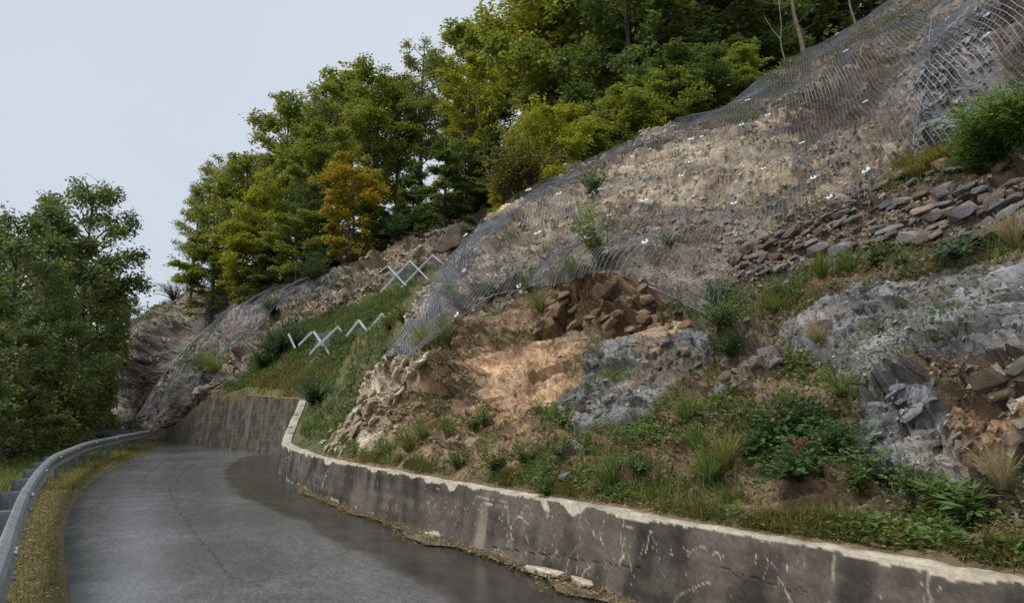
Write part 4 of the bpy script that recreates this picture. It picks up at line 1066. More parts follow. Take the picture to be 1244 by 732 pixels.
def put_stone(px, py, size, pal, tilt=-18, emb=.25, name='stone', parent=hill, kinds=None, lift=0):
    global n_stone
    h = hit(px, py)
    if not h: return None
    p, nrm, k_ = h; nb = N2.reshape(-1, 3)[k_]
    me = random.choice(STP[pal] if kinds is None else [STP[pal][i] for i in range(len(STP[pal])) if i % 4 in kinds])
    o = link(name, me, None, parent)
    # stone lies with its long axis along the bedding, flat face half turned to the slope
    along = Vector((-ER[0], -ER[1], math.tan(math.radians(-tilt + random.gauss(0, 9))))).normalized()
    up = (Vector(nb) * .45 + Vector((0, 0, 1)) * .9 + Vector((random.gauss(0, .2), random.gauss(0, .2), 0))).normalized()
    y = up.cross(along).normalized(); z_ = along.cross(y).normalized()
    o.matrix_world = Matrix.Translation(Vector(p + nb * (size * (.22 - emb) + lift))) @ Matrix((along, y, z_)).transposed().to_4x4() @ Matrix.Diagonal((size * random.uniform(.8, 1.3), size * random.uniform(.8, 1.3), size * random.uniform(.8, 1.3), 1))
    n_stone += 1
    return o
# dry laid / slumped stone courses at the right, following the ledge lines
random.seed(11)
courses = [[(898, 303), (960, 280), (1040, 256), (1110, 242), (1180, 232), (1262, 222)], [(893, 316), (960, 292), (1040, 268), (1110, 254), (1180, 245), (1262, 238)],
           [(890, 330), (950, 308), (1030, 284), (1110, 268), (1180, 260), (1262, 252)], [(892, 346), (950, 322), (1030, 300), (1090, 284), (1180, 275), (1262, 268)], [(1030, 238), (1080, 222), (1140, 210), (1200, 205), (1260, 200)], [(1060, 228), (1100, 212), (1150, 200)], [(1120, 290), (1180, 288), (1262, 282)]]
for cx in courses:
    X_ = np.array([q[0] for q in cx]); Y_ = np.array([q[1] for q in cx]); x = X_[0]
    while x < X_[-1]:
        sz = random.uniform(.10, .30)
        y = np.interp(x, X_, Y_) + random.gauss(0, 3.0)
        put_stone(x, y, sz, 'slate' if random.random() < .75 else 'brown', tilt=-14, emb=.12, kinds=(0, 1, 3))
        x += sz * 70 * random.uniform(.75, 1.25)
# boulders and blocks in the brown ledge, cut face and toe
blocks = [(752, 372, .42, 'rust'), (728, 352, .36, 'rust'), (700, 372, .30, 'rust'), (690, 352, .28, 'rust'), (675, 372, .26, 'rust'), (778, 362, .30, 'rust'), (712, 392, .2, 'rust'), (740, 345, .25, 'rust'), (668, 390, .26, 'rust'), (795, 385, .22, 'rust'), (650, 398, .2, 'rust'), (765, 395, .2, 'pale'), (735, 398, .22, 'pale'),
          (690, 545, .30, 'grey'), (545, 548, .34, 'brown'), (520, 556, .26, 'brown'), (575, 540, .3, 'brown'), (900, 462, .42, 'slate'), (876, 470, .34, 'slate'), (912, 440, .26, 'slate'), (880, 452, .24, 'brown'), (925, 425, .24, 'slate'), (905, 415, .28, 'slate'), (940, 440, .2, 'slate'),
          (1195, 448, .26, 'brown'), (1232, 440, .22, 'slate'), (1212, 472, .2, 'brown'), (1175, 437, .2, 'slate'), (1228, 522, .2, 'brown'), (1190, 572, .18, 'brown')]
for x, y, s, pn in blocks: put_stone(x, y, s, pn, tilt=random.uniform(-30, 5), emb=.42, kinds=(1, 2))
for _ in range(30):
    x = random.uniform(655, 835); put_stone(x, 372 + (x - 740) * .06 + random.gauss(0, 15), random.uniform(.10, .34), 'rust', tilt=random.uniform(-25, 0), emb=.36, kinds=(0, 1, 3))
for _ in range(60):   # pale layered rocks at the left toe
    u_ = random.random(); x, y = 405 + u_ * 105 + random.gauss(0, 12), 545 - u_ * 115 + random.gauss(0, 12)
    put_stone(x, y, random.uniform(.18, .46), 'pale', tilt=-38, emb=.3, kinds=(0, 3))
for _ in range(36):   # slate leaves on the grey faces
    if random.random() < .5: x, y = random.uniform(1045, 1180), random.uniform(450, 590)
    else: x, y = random.uniform(675, 850), random.uniform(410, 530)
    if x < 900 and not inpoly(np.array([x]), np.array([y]), ZONES[ZN.index('grey_slate')][2])[0]: continue
    put_stone(x, y, random.uniform(.08, .2), 'grey', tilt=random.uniform(-35, -5), emb=.22, kinds=(0, 3))
# stones standing alone enough to be picked up
LOOSE = [(746, 571, .20, 'grey', 'pale grey oval rock lying in green weeds above the wall'), (688, 578, .16, 'grey', 'flat grey rock beside weeds just above the low wall'), (1090, 636, .07, 'pale', 'small pale angular stone on brown soil above the wall'), (655, 582, .13, 'grey', 'grey slab in leaf litter left of the flat rock'),
         (1195, 284, .10, 'pale', 'white chip lying among dark stacked slates'), (1060, 222, .12, 'grey', 'bluish grey slab at the left end of the upper stone row')]
for x, y, s, pn, lab in LOOSE:
    o = put_stone(x, y, s, pn, emb=.05, name='loose_rock', parent=None, kinds=(1, 2))
    if o: tag(o, lab, 'rock')
# fallen concrete pieces at the foot of the wall
def debris_piece(px, py, sx, sy, sz, rot, lab):
    p = on_z(px, py, .05); bm = bmesh.new(); r = np.random.default_rng(int(px))
    for _ in range(26):
        v = r.uniform(-1, 1, 3); v /= max(abs(v).max(), .4); bm.verts.new((v[0] * sx / 2, v[1] * sy / 2, v[2] * sz / 2))
    bmesh.ops.convex_hull(bm, input=bm.verts)
    for v in [v for v in bm.verts if not v.link_faces]: bm.verts.remove(v)
    me = bpy.data.meshes.new('concrete_fragment'); bm.to_mesh(me); bm.free(); colour_mesh(me, L(.48, .41, .31)); me.materials.append(M_STONE)
    o = link('concrete_fragment', me, None, None, (p[0], p[1], .035 + sz * .25)); o.rotation_euler.z = math.atan2(ER[1], ER[0]) + rot
    tag(o, lab, 'concrete fragment')
debris_piece(662, 694, .5, .13, .07, .05, 'long pale concrete strip fallen at the wall foot, nearer piece')
debris_piece(706, 707, .34, .13, .07, -.1, 'short pale concrete lump at the end of the fallen strips')
debris_piece(592, 662, .2, .13, .05, .2, 'greyish flat concrete flake below the pale wall column')
debris_piece(612, 667, .22, .12, .05, -.3, 'second flat concrete flake at the wall foot, right of the first')
debris_piece(535, 650, .7, .10, .06, 0, 'long thin pale concrete edging at the wall foot, farther piece')
# ------------------------------------------------------------------ trees
def unit(v): return v / (np.linalg.norm(v, axis=-1, keepdims=True) + 1e-9)
def tree_proto(seed, H, cb, R, leaf, nleaf, shape='round', lay=.25, cols=None, lean=0.0, droop=.25):
    """tapered trunk, limbs, twigs; leaves hang in flat sprays along the twigs. returns (trunk mesh, crown mesh)"""
    r = np.random.default_rng(seed); g = Geo(); bend = r.normal(0, .03 * H, 2)
    hz = np.linspace(-.6, H * .97, 14); f = np.clip(hz / H, 0, 1)
    tp = np.stack([bend[0] * f ** 2 + .06 * np.sin(f * 7 + seed) + lean * hz, bend[1] * f ** 2 + .06 * np.cos(f * 6 + seed), hz], -1)
    g.tube(tp, .016 * H * (1 - f) ** .8 + .012, 7)
    tw_p, tw_d, tw_l = [], [], []
    nl = int(26 + H * 1.5)
    for q in range(nl):
        u_ = cb + (1 - cb) * ((q + r.uniform(0, 1)) / nl) ** .9; z = u_ * H
        o = np.array([np.interp(z, hz, tp[:, k_]) for k_ in range(3)])
        v = (u_ - cb) / (1 - cb)
        env = {'round': (.55 + .75 * v) if v < .45 else math.sqrt(max(0, 1 - ((v - .45) / .58) ** 2)), 'cone': (1.02 - v) ** .8, 'vase': (.4 + .7 * v) * (1.05 - v ** 4)}[shape]
        ln = R * max(.18, env) * r.uniform(.7, 1.15); az = q * 2.4 + r.normal(0, .5); el = r.uniform(.05, .5) + .55 * v
        d = np.array([math.cos(az) * math.cos(el), math.sin(az) * math.cos(el), math.sin(el)])
        k_ = np.linspace(0, 1, 6)[:, None]
        pts = o + d * ln * k_ + np.array([0, 0, -droop * ln]) * k_ ** 2 + r.normal(0, .03 * ln, (6, 3)) * k_
        g.tube(pts, .006 * H * (1 - k_[:, 0]) * (1 - .6 * v) + .006, 4, cap=False)
        ns = max(3, int(3 + ln * 3.2))
        for s in range(ns):
            fr = r.uniform(.2, 1); b0 = np.array([np.interp(fr, k_[:, 0], pts[:, c_]) for c_ in range(3)])
            a2 = az + r.choice([-1, 1]) * r.uniform(.3, 1.2); e2 = el * .4 + r.normal(-.05, .22)
            d2 = np.array([math.cos(a2) * math.cos(e2), math.sin(a2) * math.cos(e2), math.sin(e2)])
            l2 = ln * r.uniform(.22, .5) * (1.15 - .5 * fr)
            tw_p.append(b0); tw_d.append(d2); tw_l.append(l2)
            if s % 2 == 0: g.tube(np.stack([b0, b0 + d2 * l2 * .6, b0 + d2 * l2 + [0, 0, -droop * .3 * l2]]), [.008, .006, .004], 3, cap=False)
    tw_p, tw_d, tw_l = np.array(tw_p), np.array(tw_d), np.array(tw_l)
    w = tw_l / tw_l.sum(); k_ = r.choice(len(tw_p), nleaf, p=w)
    f = r.uniform(.05, 1.05, nleaf)[:, None]
    side = unit(np.cross(tw_d[k_], [0, 0, 1.0]))
    lat = r.normal(0, .36, nleaf)[:, None] * tw_l[k_][:, None] * (1.1 - .6 * f)
    P = tw_p[k_] + tw_d[k_] * tw_l[k_][:, None] * f + side * lat + np.array([0, 0, -droop * .35]) * tw_l[k_][:, None] * f ** 2 + r.normal(0, .05 + lay * .14, (nleaf, 3)) * np.array([1, 1, 1.2])
    P[:, 2] -= np.abs(lat[:, 0]) * .25
    keep = fbm(P * .9 + seed, 3, seed) > .445
    P, k_, f, lat = P[keep], k_[keep], f[keep], lat[keep]; m = len(P)
    D = unit(tw_d[k_] * .8 + side[keep] * np.sign(lat) * .8 + r.normal(0, .35, (m, 3)) + [0, 0, -.25])
    N = unit(np.array([0, 0, 1.0]) + r.normal(0, lay + .22, (m, 3)))
    c0, c1, c2 = cols
    twc = r.uniform(0, 1, len(tw_p))[k_]; q = np.clip(.5 * twc + .5 * r.uniform(0, 1, m), 0, 1)[:, None]
    cc_ = c0 + (c1 - c0) * q; acc = (r.uniform(0, 1, m) < .05 + .12 * (twc > .82))[:, None]; cc_ = np.where(acc, c2 * r.uniform(.8, 1.2, (m, 1)), cc_)
    lf = Geo(); lf.leaves(P, D, N, leaf * r.uniform(.7, 1.3, m), leaf * .62 * r.uniform(.8, 1.2, m), cc_)
    return g.mesh('trunk'), lf.mesh('crown')
G_MID = (L(0.144, 0.202, 0.033), L(0.326, 0.368, 0.049), L(0.572, 0.427, 0.055))
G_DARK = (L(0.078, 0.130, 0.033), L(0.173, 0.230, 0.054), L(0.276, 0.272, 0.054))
G_YEL = (L(.24, .22, .028), L(.50, .37, .034), L(.52, .29, .028))
G_LIM = (L(0.201, 0.247, 0.027), L(0.441, 0.447, 0.041), L(0.642, 0.517, 0.039))
G_GREY = (L(0.177, 0.225, 0.065), L(0.367, 0.377, 0.102), L(0.544, 0.426, 0.081))
TP = {
 'mid': [tree_proto(1, 11, .06, 3.9, .23, 32000, 'round', .4, G_MID, droop=.2), tree_proto(2, 11, .05, 4.1, .23, 32000, 'round', .4, G_MID, droop=.2)],
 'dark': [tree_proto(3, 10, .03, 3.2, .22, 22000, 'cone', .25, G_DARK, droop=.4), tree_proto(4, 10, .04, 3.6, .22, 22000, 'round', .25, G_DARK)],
 'yellow': [tree_proto(5, 7, .06, 2.8, .21, 15000, 'round', .3, G_YEL)],
 'lime': [tree_proto(6, 11, .04, 4.0, .22, 32000, 'round', .36, G_LIM), tree_proto(7, 8, .02, 3.2, .20, 26000, 'round', .32, G_LIM)],
 'grey': [tree_proto(8, 11, .12, 3.4, .19, 16000, 'vase', .6, G_GREY, droop=.1), tree_proto(9, 12, .15, 3.2, .19, 15000, 'vase', .6, G_GREY, droop=.1)],
 'valley': [tree_proto(10, 13, .05, 3.4, .17, 36000, 'round', .5, (L(.08, .135, .04), L(.23, .29, .085), L(.36, .32, .07))), tree_proto(11, 12, .08, 3.2, .17, 32000, 'vase', .5, (L(.09, .14, .045), L(.25, .30, .10), L(.38, .33, .07)))],
}
for lst in TP.values():
    for tr, crn in lst: tr.materials.append(M_BARK); crn.materials.append(M_PLANT)
def tree(kind, v, pos, H, wid, rz, label, group, name='tree'):
    tr, crn = TP[kind][v % len(TP[kind])]
    h0 = {'mid': 11, 'dark': 10, 'yellow': 7, 'lime': (11, 8)[v % 2], 'grey': (11, 12)[v % 2], 'valley': (13, 12)[v % 2]}[kind]
    root = empty(name, tuple(pos), label, 'tree', group)
    root.rotation_euler.z = rz; root.scale = (H / h0 * wid, H / h0 * wid, H / h0)
    link('trunk', tr, M_BARK, root); link('crown', crn, M_PLANT, root)
    return root
# (kind, variant, base px, depth, crown top py, width factor, label)
FOREST = 'trees of the hillside forest'
random.seed(5)
def ground_at(px, d):
    """hillside height under a vertical through (px, depth)"""
    u_ = (px - PW / 2) / FPX
    p = unproj(px, 300, d); x = p[0]
    a, s = to_as(np.array([x, d, 0.0])); t = max(0.0, float(s - s_wall(a) - t_back(a)))
    P = sample_grid(P2d, np.array([float(a)]), np.array([t]))[0]
    return np.array([x, d, float(P[2])])
def ftree(kind, v, px, d, top, wid, label, name='tree'):
    b = ground_at(px, d)
    tz = unproj(px, top, d)[2]; H = max(3.0, tz - b[2])
    return tree(kind, v, b - [0, 0, .15], H, wid, random.uniform(0, 6.28), label, FOREST, name)
ftree('grey', 0, 236, 52, 221, .75, 'thin leaved tree with slender dark trunk at the far end of the forest')
ftree('mid', 0, 285, 51, 196, .85, 'green tree standing right behind the slender edge tree on the rocky shoulder')
ftree('lime', 0, 318, 48, 216, .80, 'yellow green tree low over the grey rocks, left of the orange tree')
ftree('grey', 1, 262, 56, 186, .9, 'pale thin topped tree on the skyline at the lower left of the forest')
ftree('mid', 1, 345, 55, 134, .85, 'green tree on the skyline above the yellow green tree')
ftree('grey', 0, 385, 58, 114, .9, 'loose grey green treetop on the skyline, third from the forest edge')
ftree('yellow', 0, 428, 44, 198, 1.0, 'small orange yellow autumn tree glowing before the dark forest', 'autumn_tree')
ftree('mid', 0, 395, 50, 156, .9, 'mid green tree directly behind the orange yellow tree')
ftree('dark', 1, 370, 46, 225, .9, 'dark low tree left of the orange yellow tree at the forest foot')
ftree('mid', 1, 450, 55, 92, .85, 'tall green tree on the skyline above the orange yellow tree')
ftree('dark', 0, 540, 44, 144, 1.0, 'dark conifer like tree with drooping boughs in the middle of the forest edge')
ftree('dark', 0, 500, 47, 176, .9, 'dark tree between the orange yellow tree and the drooping dark tree')
ftree('grey', 1, 508, 56, 46, .8, 'tree with open small leaved top piercing the skyline')
ftree('mid', 0, 480, 58, 101, .9, 'rounded green treetop below the open topped tree')
ftree('lime', 0, 570, 50, 82, .9, 'broad yellow green tree under the upper skyline')
ftree('mid', 1, 655, 46, 0, .8, 'tall green tree where forest meets the top of the picture')
ftree('lime', 1, 672, 22.5, 128, .95, 'bright yellow green bushy tree just behind the net edge')
ftree('lime', 0, 692, 35, -30, .95, 'large spreading yellow green tree above the bright bushy tree')
ftree('mid', 0, 720, 32, -90, .9, 'large green beech like tree overhanging the middle of the net')
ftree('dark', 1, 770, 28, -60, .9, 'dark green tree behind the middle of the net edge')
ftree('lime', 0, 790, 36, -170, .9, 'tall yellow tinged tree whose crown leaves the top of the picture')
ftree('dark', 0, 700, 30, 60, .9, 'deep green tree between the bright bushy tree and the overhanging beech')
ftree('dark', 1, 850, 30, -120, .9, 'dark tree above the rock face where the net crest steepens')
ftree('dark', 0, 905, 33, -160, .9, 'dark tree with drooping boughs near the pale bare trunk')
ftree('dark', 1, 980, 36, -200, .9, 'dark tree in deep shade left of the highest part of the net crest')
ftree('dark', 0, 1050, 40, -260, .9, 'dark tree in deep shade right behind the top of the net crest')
ftree('mid', 1, 820, 44, -200, 1.0, 'shaded tree deeper in the forest behind the dark net edge trees')
ftree('dark', 1, 735, 42, -60, 1.1, 'shaded dark tree filling the gap behind the overhanging beech')
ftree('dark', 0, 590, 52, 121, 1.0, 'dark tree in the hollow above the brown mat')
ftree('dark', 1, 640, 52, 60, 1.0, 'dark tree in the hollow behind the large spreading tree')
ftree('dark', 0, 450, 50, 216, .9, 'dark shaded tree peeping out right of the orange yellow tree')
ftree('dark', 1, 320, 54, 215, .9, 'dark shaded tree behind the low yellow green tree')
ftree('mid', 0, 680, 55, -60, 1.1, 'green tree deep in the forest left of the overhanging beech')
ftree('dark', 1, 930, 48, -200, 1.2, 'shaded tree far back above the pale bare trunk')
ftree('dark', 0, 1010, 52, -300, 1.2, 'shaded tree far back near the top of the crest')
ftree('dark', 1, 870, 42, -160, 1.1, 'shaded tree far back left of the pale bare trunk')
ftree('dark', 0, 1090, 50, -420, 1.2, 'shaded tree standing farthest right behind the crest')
ftree('mid', 1, 575, 62, 45, 1.0, 'green treetop on the highest skyline left of the picture centre')
ftree('mid', 0, 410, 64, 104, .9, 'green treetop far behind on the skyline slope')
ftree('lime', 1, 610, 40, 221, .8, 'low bright shrubby tree at the end of the brown mat')
# saplings and shrubs closing the forest foot
random.seed(9)
for q, (px_, d_, top_, kd, lab) in enumerate([
 (262, 50, 285, 'mid', 'low leafy sapling at the forest foot beside the slender dark trunk'), (300, 48, 275, 'lime', 'yellow green sapling at the forest foot above the grey rocks'),
 (335, 47, 262, 'dark', 'dark sapling at the forest foot above the grey rocks'), (362, 45, 262, 'mid', 'green sapling below and left of the orange yellow tree'),
 (400, 44.5, 270, 'dark', 'dark shrub like sapling directly under the orange yellow tree'), (455, 44, 250, 'dark', 'dark sapling right of the orange yellow tree foot'),
 (490, 44, 235, 'dark', 'dark sapling in the hollow right of the orange yellow tree'), (565, 47, 175, 'dark', 'dark sapling above the upper end of the brown mat'),
 (600, 47, 150, 'dark', 'dark sapling in the deep gap above the brown mat'), (720, 24, 140, 'mid', 'sapling behind the net edge just right of the bright bushy tree'),
 (765, 24, 110, 'mid', 'leafy sapling behind the middle of the net edge'), (810, 24.5, 90, 'mid', 'green sapling behind the net edge right of centre'), (905, 25.5, 96, 'mid', 'small sapling leaning over the net edge where it steepens'), (850, 25, 60, 'dark', 'dark sapling behind the net edge left of the steep part')]):
    ftree(kd, 1 if kd == 'lime' else q, px_, d_, top_, 1.35, lab, 'sapling')
# pale bare trunks in the shade
def bare_trunk(px0, py0, px1, py1, d, r0, label):
    A, B = unproj(px0, py0, d), unproj(px1, py1, d + .6)
    g = Geo(); k_ = np.linspace(0, 1, 9)[:, None]; A = A - np.array([0, 0, .8])
    pts = (B - A) * k_ + np.stack([.06 * np.sin(k_[:, 0] * 7), 0 * k_[:, 0], 0 * k_[:, 0]], -1)
    up = pts[-1] + unit(B - A) * 3.0; pts = np.concatenate([pts, up[None]])
    g.tube(pts, np.linspace(r0, r0 * .4, 10), 7)
    for q in range(2):
        b0 = pts[6 + q % 3]; d_ = RNG.normal(0, 1, 3); d_[2] = abs(d_[2]) * .5; d_ = d_ / np.linalg.norm(d_)
        g.tube(np.stack([b0, b0 + d_ * .7, b0 + d_ * 1.3 + [0, 0, .2]]), [.025, .015, .008], 4)
    root = empty('bare_trunk_tree', tuple(A), label, 'tree', FOREST)
    link('trunk', g.mesh('trunk', True), M_PALEBARK, root)
M_PALEBARK, n, l, bs = new_mat('pale_bark')
z = noise(n, l, 7, 6); r_m = ramp(n, l, z.outputs['Fac'], [(.35, (.07, .056, .042)), (.7, (.16, .13, .10))]); l.new(r_m.outputs[0], bs.inputs['Base Color']); bs.inputs['Roughness'].default_value = .9
bare_trunk(976, 58, 960, -20, 26.0, .11, 'pale bare tree trunk standing in dark forest above the net')
bare_trunk(1040, 30, 1030, -20, 27, .06, 'thin pale sapling trunk close to the crest of the net')
bare_trunk(955, 78, 948, 30, 25, .04, 'thin dim sapling stem left of the pale bare trunk')
# trees of the drop below the guardrail
VAL = 'trees below the guardrail on the valley side'
def vtree(v, px, d, top, base_z_, wid, label):
    p = unproj(px, 400, d); tz = unproj(px, top, d)[2]
    tree('valley', v, (p[0], d, base_z_), tz - base_z_, wid, random.uniform(0, 6.28), label, VAL)
vtree(0, 98, 38, 224, -4, .80, 'tall leafy tree with open forked top beside the bend, beyond the guardrail')
vtree(1, 55, 34, 240, -5, .85, 'leafy tree with reddish patch left of the forked tree')
vtree(0, 12, 29, 272, -6, .85, 'yellow green tinged tree at the left picture edge')
vtree(1, 118, 47, 310, -3, .6, 'slim tree nearest the rocky shoulder, behind the guardrail bend')
vtree(0, 52, 30, 370, -6, .75, 'dark bushy tree low behind the middle of the guardrail')
vtree(1, -25, 20, 400, -5.5, .8, 'dark bushy tree close behind the near guardrail')
vtree(0, 104, 46, 350, -3.5, .75, 'dense dark tree behind the far end of the guardrail')
vtree(1, -60, 22, 285, -6, .9, 'tree partly cut by the left edge of the picture')
vtree(0, 152, 56, 362, -2, .5, 'small tree with thin twigs against the pale sky right of the valley trees')
vtree(1, 70, 52, 300, -6, 1.0, 'tree hidden deeper in the valley behind the dark bushes')
vtree(0, 10, 40, 300, -8, 1.1, 'tree deep in the valley behind the left edge trees')
vtree(1, 92, 40, 430, -3, 1.1, 'low dark bushy tree right behind the far half of the guardrail')
vtree(0, 116, 44, 440, -2.5, 1.0, 'low dark bush filling the gap under the slim tree by the bend')
vtree(1, 15, 25, 440, -5, 1.1, 'low dark bushy tree in the drop left of the guardrail middle')

# ------------------------------------------------------------------ low plants
def blades(r, n_, L0, spread, w, cols, base_r=.05, droop=.9, segs=4):
    """arching tapering grass blades, (n, verts)"""
    az = r.uniform(0, 2 * np.pi, n_); out = r.uniform(.1, 1, n_) * spread; ln = L0 * r.uniform(.55, 1.15, n_)
    b = np.stack([np.cos(az) * base_r * r.uniform(0, 1, n_), np.sin(az) * base_r * r.uniform(0, 1, n_), 0 * az], -1)
    az2 = az + r.normal(0, .5, n_); D = np.stack([np.cos(az2), np.sin(az2), 0 * az2], -1); S = np.stack([-np.sin(az2), np.cos(az2), 0 * az2], -1)
    V = []; k_ = np.linspace(0, 1, segs + 1)
    for f in k_:
        c = b + D * (ln * out * (f + .4 * f * f))[:, None] + np.array([0, 0, 1.0]) * (ln * (f - droop * .5 * out * f * f * 1.3))[:, None]
        hw = (w * (1 - f) ** .6 * .5 + .0006) * np.ones(n_)
        V += [c - S * hw[:, None], c + S * hw[:, None]]
    V = np.stack(V, 1); m = V.shape[1]; i = np.arange(n_)[:, None] * m
    Q_ = np.concatenate([i + [2 * q, 2 * q + 1, 2 * q + 3, 2 * q + 2] for q in range(segs)])
    c = cols[0] + (cols[1] - cols[0]) * r.uniform(0, 1, (n_, 1)); dry = r.uniform(0, 1, n_) < .14; c = np.where(dry[:, None], L(.30, .235, .11), c)
    return V.reshape(-1, 3), Q_, np.repeat(c, m, 0)
GR = (L(.08, .14, .028), L(.19, .26, .055)); GRD = (L(.035, .07, .02), L(.08, .125, .035)); GY = (L(.16, .17, .04), L(.27, .26, .07)); DRY = (L(.30, .24, .12), L(.46, .38, .22)); RUST = (L(.16, .10, .03), L(.26, .17, .05)); MOSSY = (L(.14, .135, .02), L(.25, .22, .035))
def tuft(seed, n_, L0, spread, w, cols, base=.05, droop=.9):
    g = Geo(); V, Q_, c = blades(np.random.default_rng(seed), n_, L0, spread, w, cols, base, droop); g.add(V, Q_, None, c); return g.mesh('grass_tuft')
def leafy(seed, nst, H, spread, leaf, nl, cols, wide=.5):
    """stems with alternate leaves -> (stems mesh, leaves mesh)"""
    r = np.random.default_rng(seed); gs, gl = Geo(), Geo()
    for q in range(nst):
        az = r.uniform(0, 6.28); h = H * r.uniform(.55, 1.1); o = spread * r.uniform(.1, 1)
        k_ = np.linspace(0, 1, 6)[:, None]; b = np.array([math.cos(az), math.sin(az), 0])
        pts = b * .12 * spread * r.uniform(0, 1) + b * o * (k_ ** 1.4) + np.array([0, 0, 1.0]) * h * (k_ - .28 * (o / (h + .01)) * k_ ** 2) + r.normal(0, .02 * h, (6, 3)) * k_
        gs.tube(pts, np.linspace(.006, .002, 6), 3, L(.10, .09, .04), cap=False)
        m = nl; f = r.uniform(.12, 1, m); P = np.stack([np.interp(f, k_[:, 0], pts[:, c_]) for c_ in range(3)], -1)
        a2 = r.uniform(0, 6.28, m); D = unit(np.stack([np.cos(a2), np.sin(a2), r.normal(.15, .35, m)], -1)); N = unit(np.array([0, 0, 1.0]) + r.normal(0, .35, (m, 3)))
        c = cols[0] + (cols[1] - cols[0]) * r.uniform(0, 1, (m, 1)); br = r.uniform(0, 1, m) < .06; c = np.where(br[:, None], L(.22, .14, .05), c)
        gl.leaves(P + D * .01, D, N, leaf * r.uniform(.6, 1.2, m), leaf * wide * r.uniform(.8, 1.2, m), c)
    return gs.mesh('stems'), gl.mesh('leaves')
def fern(seed, nfr, ln, cols):
    r = np.random.default_rng(seed); gs, gl = Geo(), Geo()
    for q in range(nfr):
        az = q * 6.28 / nfr + r.normal(0, .3); L_ = ln * r.uniform(.7, 1.15); b = np.array([math.cos(az), math.sin(az), 0]); s = np.array([-b[1], b[0], 0])
        k_ = np.linspace(0, 1, 8)[:, None]; pts = b * L_ * .75 * k_ + np.array([0, 0, 1.0]) * L_ * (.85 * k_ - .75 * k_ ** 2)
        gs.tube(pts, np.linspace(.005, .0015, 8), 3, L(.10, .10, .03), cap=False)
        m = 22; f = np.repeat(np.linspace(.12, .98, m), 2); sg = np.tile([1, -1], m)[:, None]
        P = np.stack([np.interp(f, k_[:, 0], pts[:, c_]) for c_ in range(3)], -1)
        D = unit(s * sg + b * .35 + np.array([0, 0, -.15])); N = unit(np.array([0, 0, 1.0]) + .3 * b + r.normal(0, .1, (2 * m, 3)))
        lw = L_ * .26 * np.sin(np.clip(f * 1.05, 0, 1) * np.pi) ** .7 + .01
        c = cols[0] + (cols[1] - cols[0]) * r.uniform(0, 1, (2 * m, 1)); gl.leaves(P, D, N, lw, lw * .28, c)
    return gs.mesh('stems'), gl.mesh('leaves')
LGREEN = (L(.07, .14, .036), L(.16, .25, .065)); LDARK = (L(.04, .095, .03), L(.10, .175, .055)); LYEL = (L(.12, .14, .025), L(.23, .21, .04)); LBLUE = (L(.06, .12, .07), L(.12, .20, .11)); LBROWN = (L(.13, .07, .035), L(.22, .13, .07))
TU = {'green': [tuft(1, 170, .42, .55, .010, GR), tuft(2, 140, .34, .7, .009, GR), tuft(3, 200, .5, .8, .010, GR)], 'yellow': [tuft(4, 160, .40, .6, .010, GY), tuft(5, 180, .5, .75, .010, GY)],
      'dry': [tuft(6, 200, .42, .55, .007, DRY), tuft(7, 160, .34, .8, .007, DRY)], 'rust': [tuft(8, 160, .42, .6, .010, RUST)], 'moss': [tuft(9, 260, .26, 1.0, .012, MOSSY, .2)], 'arch': [tuft(10, 110, .75, .95, .013, GR, .05, 1.2)]}
LE = {'weed': [leafy(1, 14, .35, .2, .06, 14, LGREEN), leafy(2, 20, .28, .28, .05, 12, LGREEN)], 'bush': [leafy(3, 70, .75, .6, .055, 26, LDARK), leafy(4, 60, .7, .6, .05, 28, LGREEN)], 'yel': [leafy(5, 45, .6, .5, .05, 22, LYEL)],
      'goldenrod': [leafy(6, 11, .75, .5, .10, 46, (L(.12, .19, .035), L(.24, .31, .07)), .25)], 'clover': [leafy(7, 40, .16, .3, .05, 8, LBLUE, .8)], 'bramble': [leafy(8, 46, .5, .75, .075, 20, LDARK, .7), leafy(9, 40, .45, .7, .07, 18, (L(.05, .085, .025), L(.10, .15, .04)), .7)], 'brown': [leafy(12, 24, .4, .5, .11, 10, LBROWN, .5)],
      'fern': [fern(1, 11, .5, LGREEN), fern(2, 9, .45, LDARK)], 'herb': [leafy(13, 16, .3, .16, .16, 9, LGREEN, .2)], 'lush': [leafy(14, 90, .8, .5, .13, 22, (L(.09, .18, .03), L(.20, .31, .06)), .2)]}
for lst in TU.values():
    for me in lst: me.materials.append(M_PLANT)
for lst in LE.values():
    for a_, b_ in lst: a_.materials.append(M_PLANT); b_.materials.append(M_PLANT)
def plant(kind, px, py, sc, label, name, cat='plant', group=None, sx=1.0, tilt=.35):
    h = hit(px, py)
    if not h: return
    p, nrm, k_ = h; nb = Vector(N2.reshape(-1, 3)[k_])
    up = (Vector((0, 0, 1)) * (1 - tilt) + nb * tilt).normalized()
    rot = up.to_track_quat('Z', 'Y').to_euler(); rot.rotate_axis('Z', random.uniform(0, 6.28))
    if kind in TU:
        o = link(name, random.choice(TU[kind])); o.location = p - nb.xyz.__class__((0, 0, .02)).to_3d() if False else Vector(p) - Vector((0, 0, .02))
        tag(o, label, cat, group)
    else:
        a_, b_ = random.choice(LE[kind]); o = empty(name, tuple(p - np.array([0, 0, .02])), label, cat, group)
        link('stems', a_, None, o); link('leaves', b_, None, o)
    o.rotation_euler = rot; o.scale = (sc * sx, sc * sx, sc)
    return o
random.seed(21)
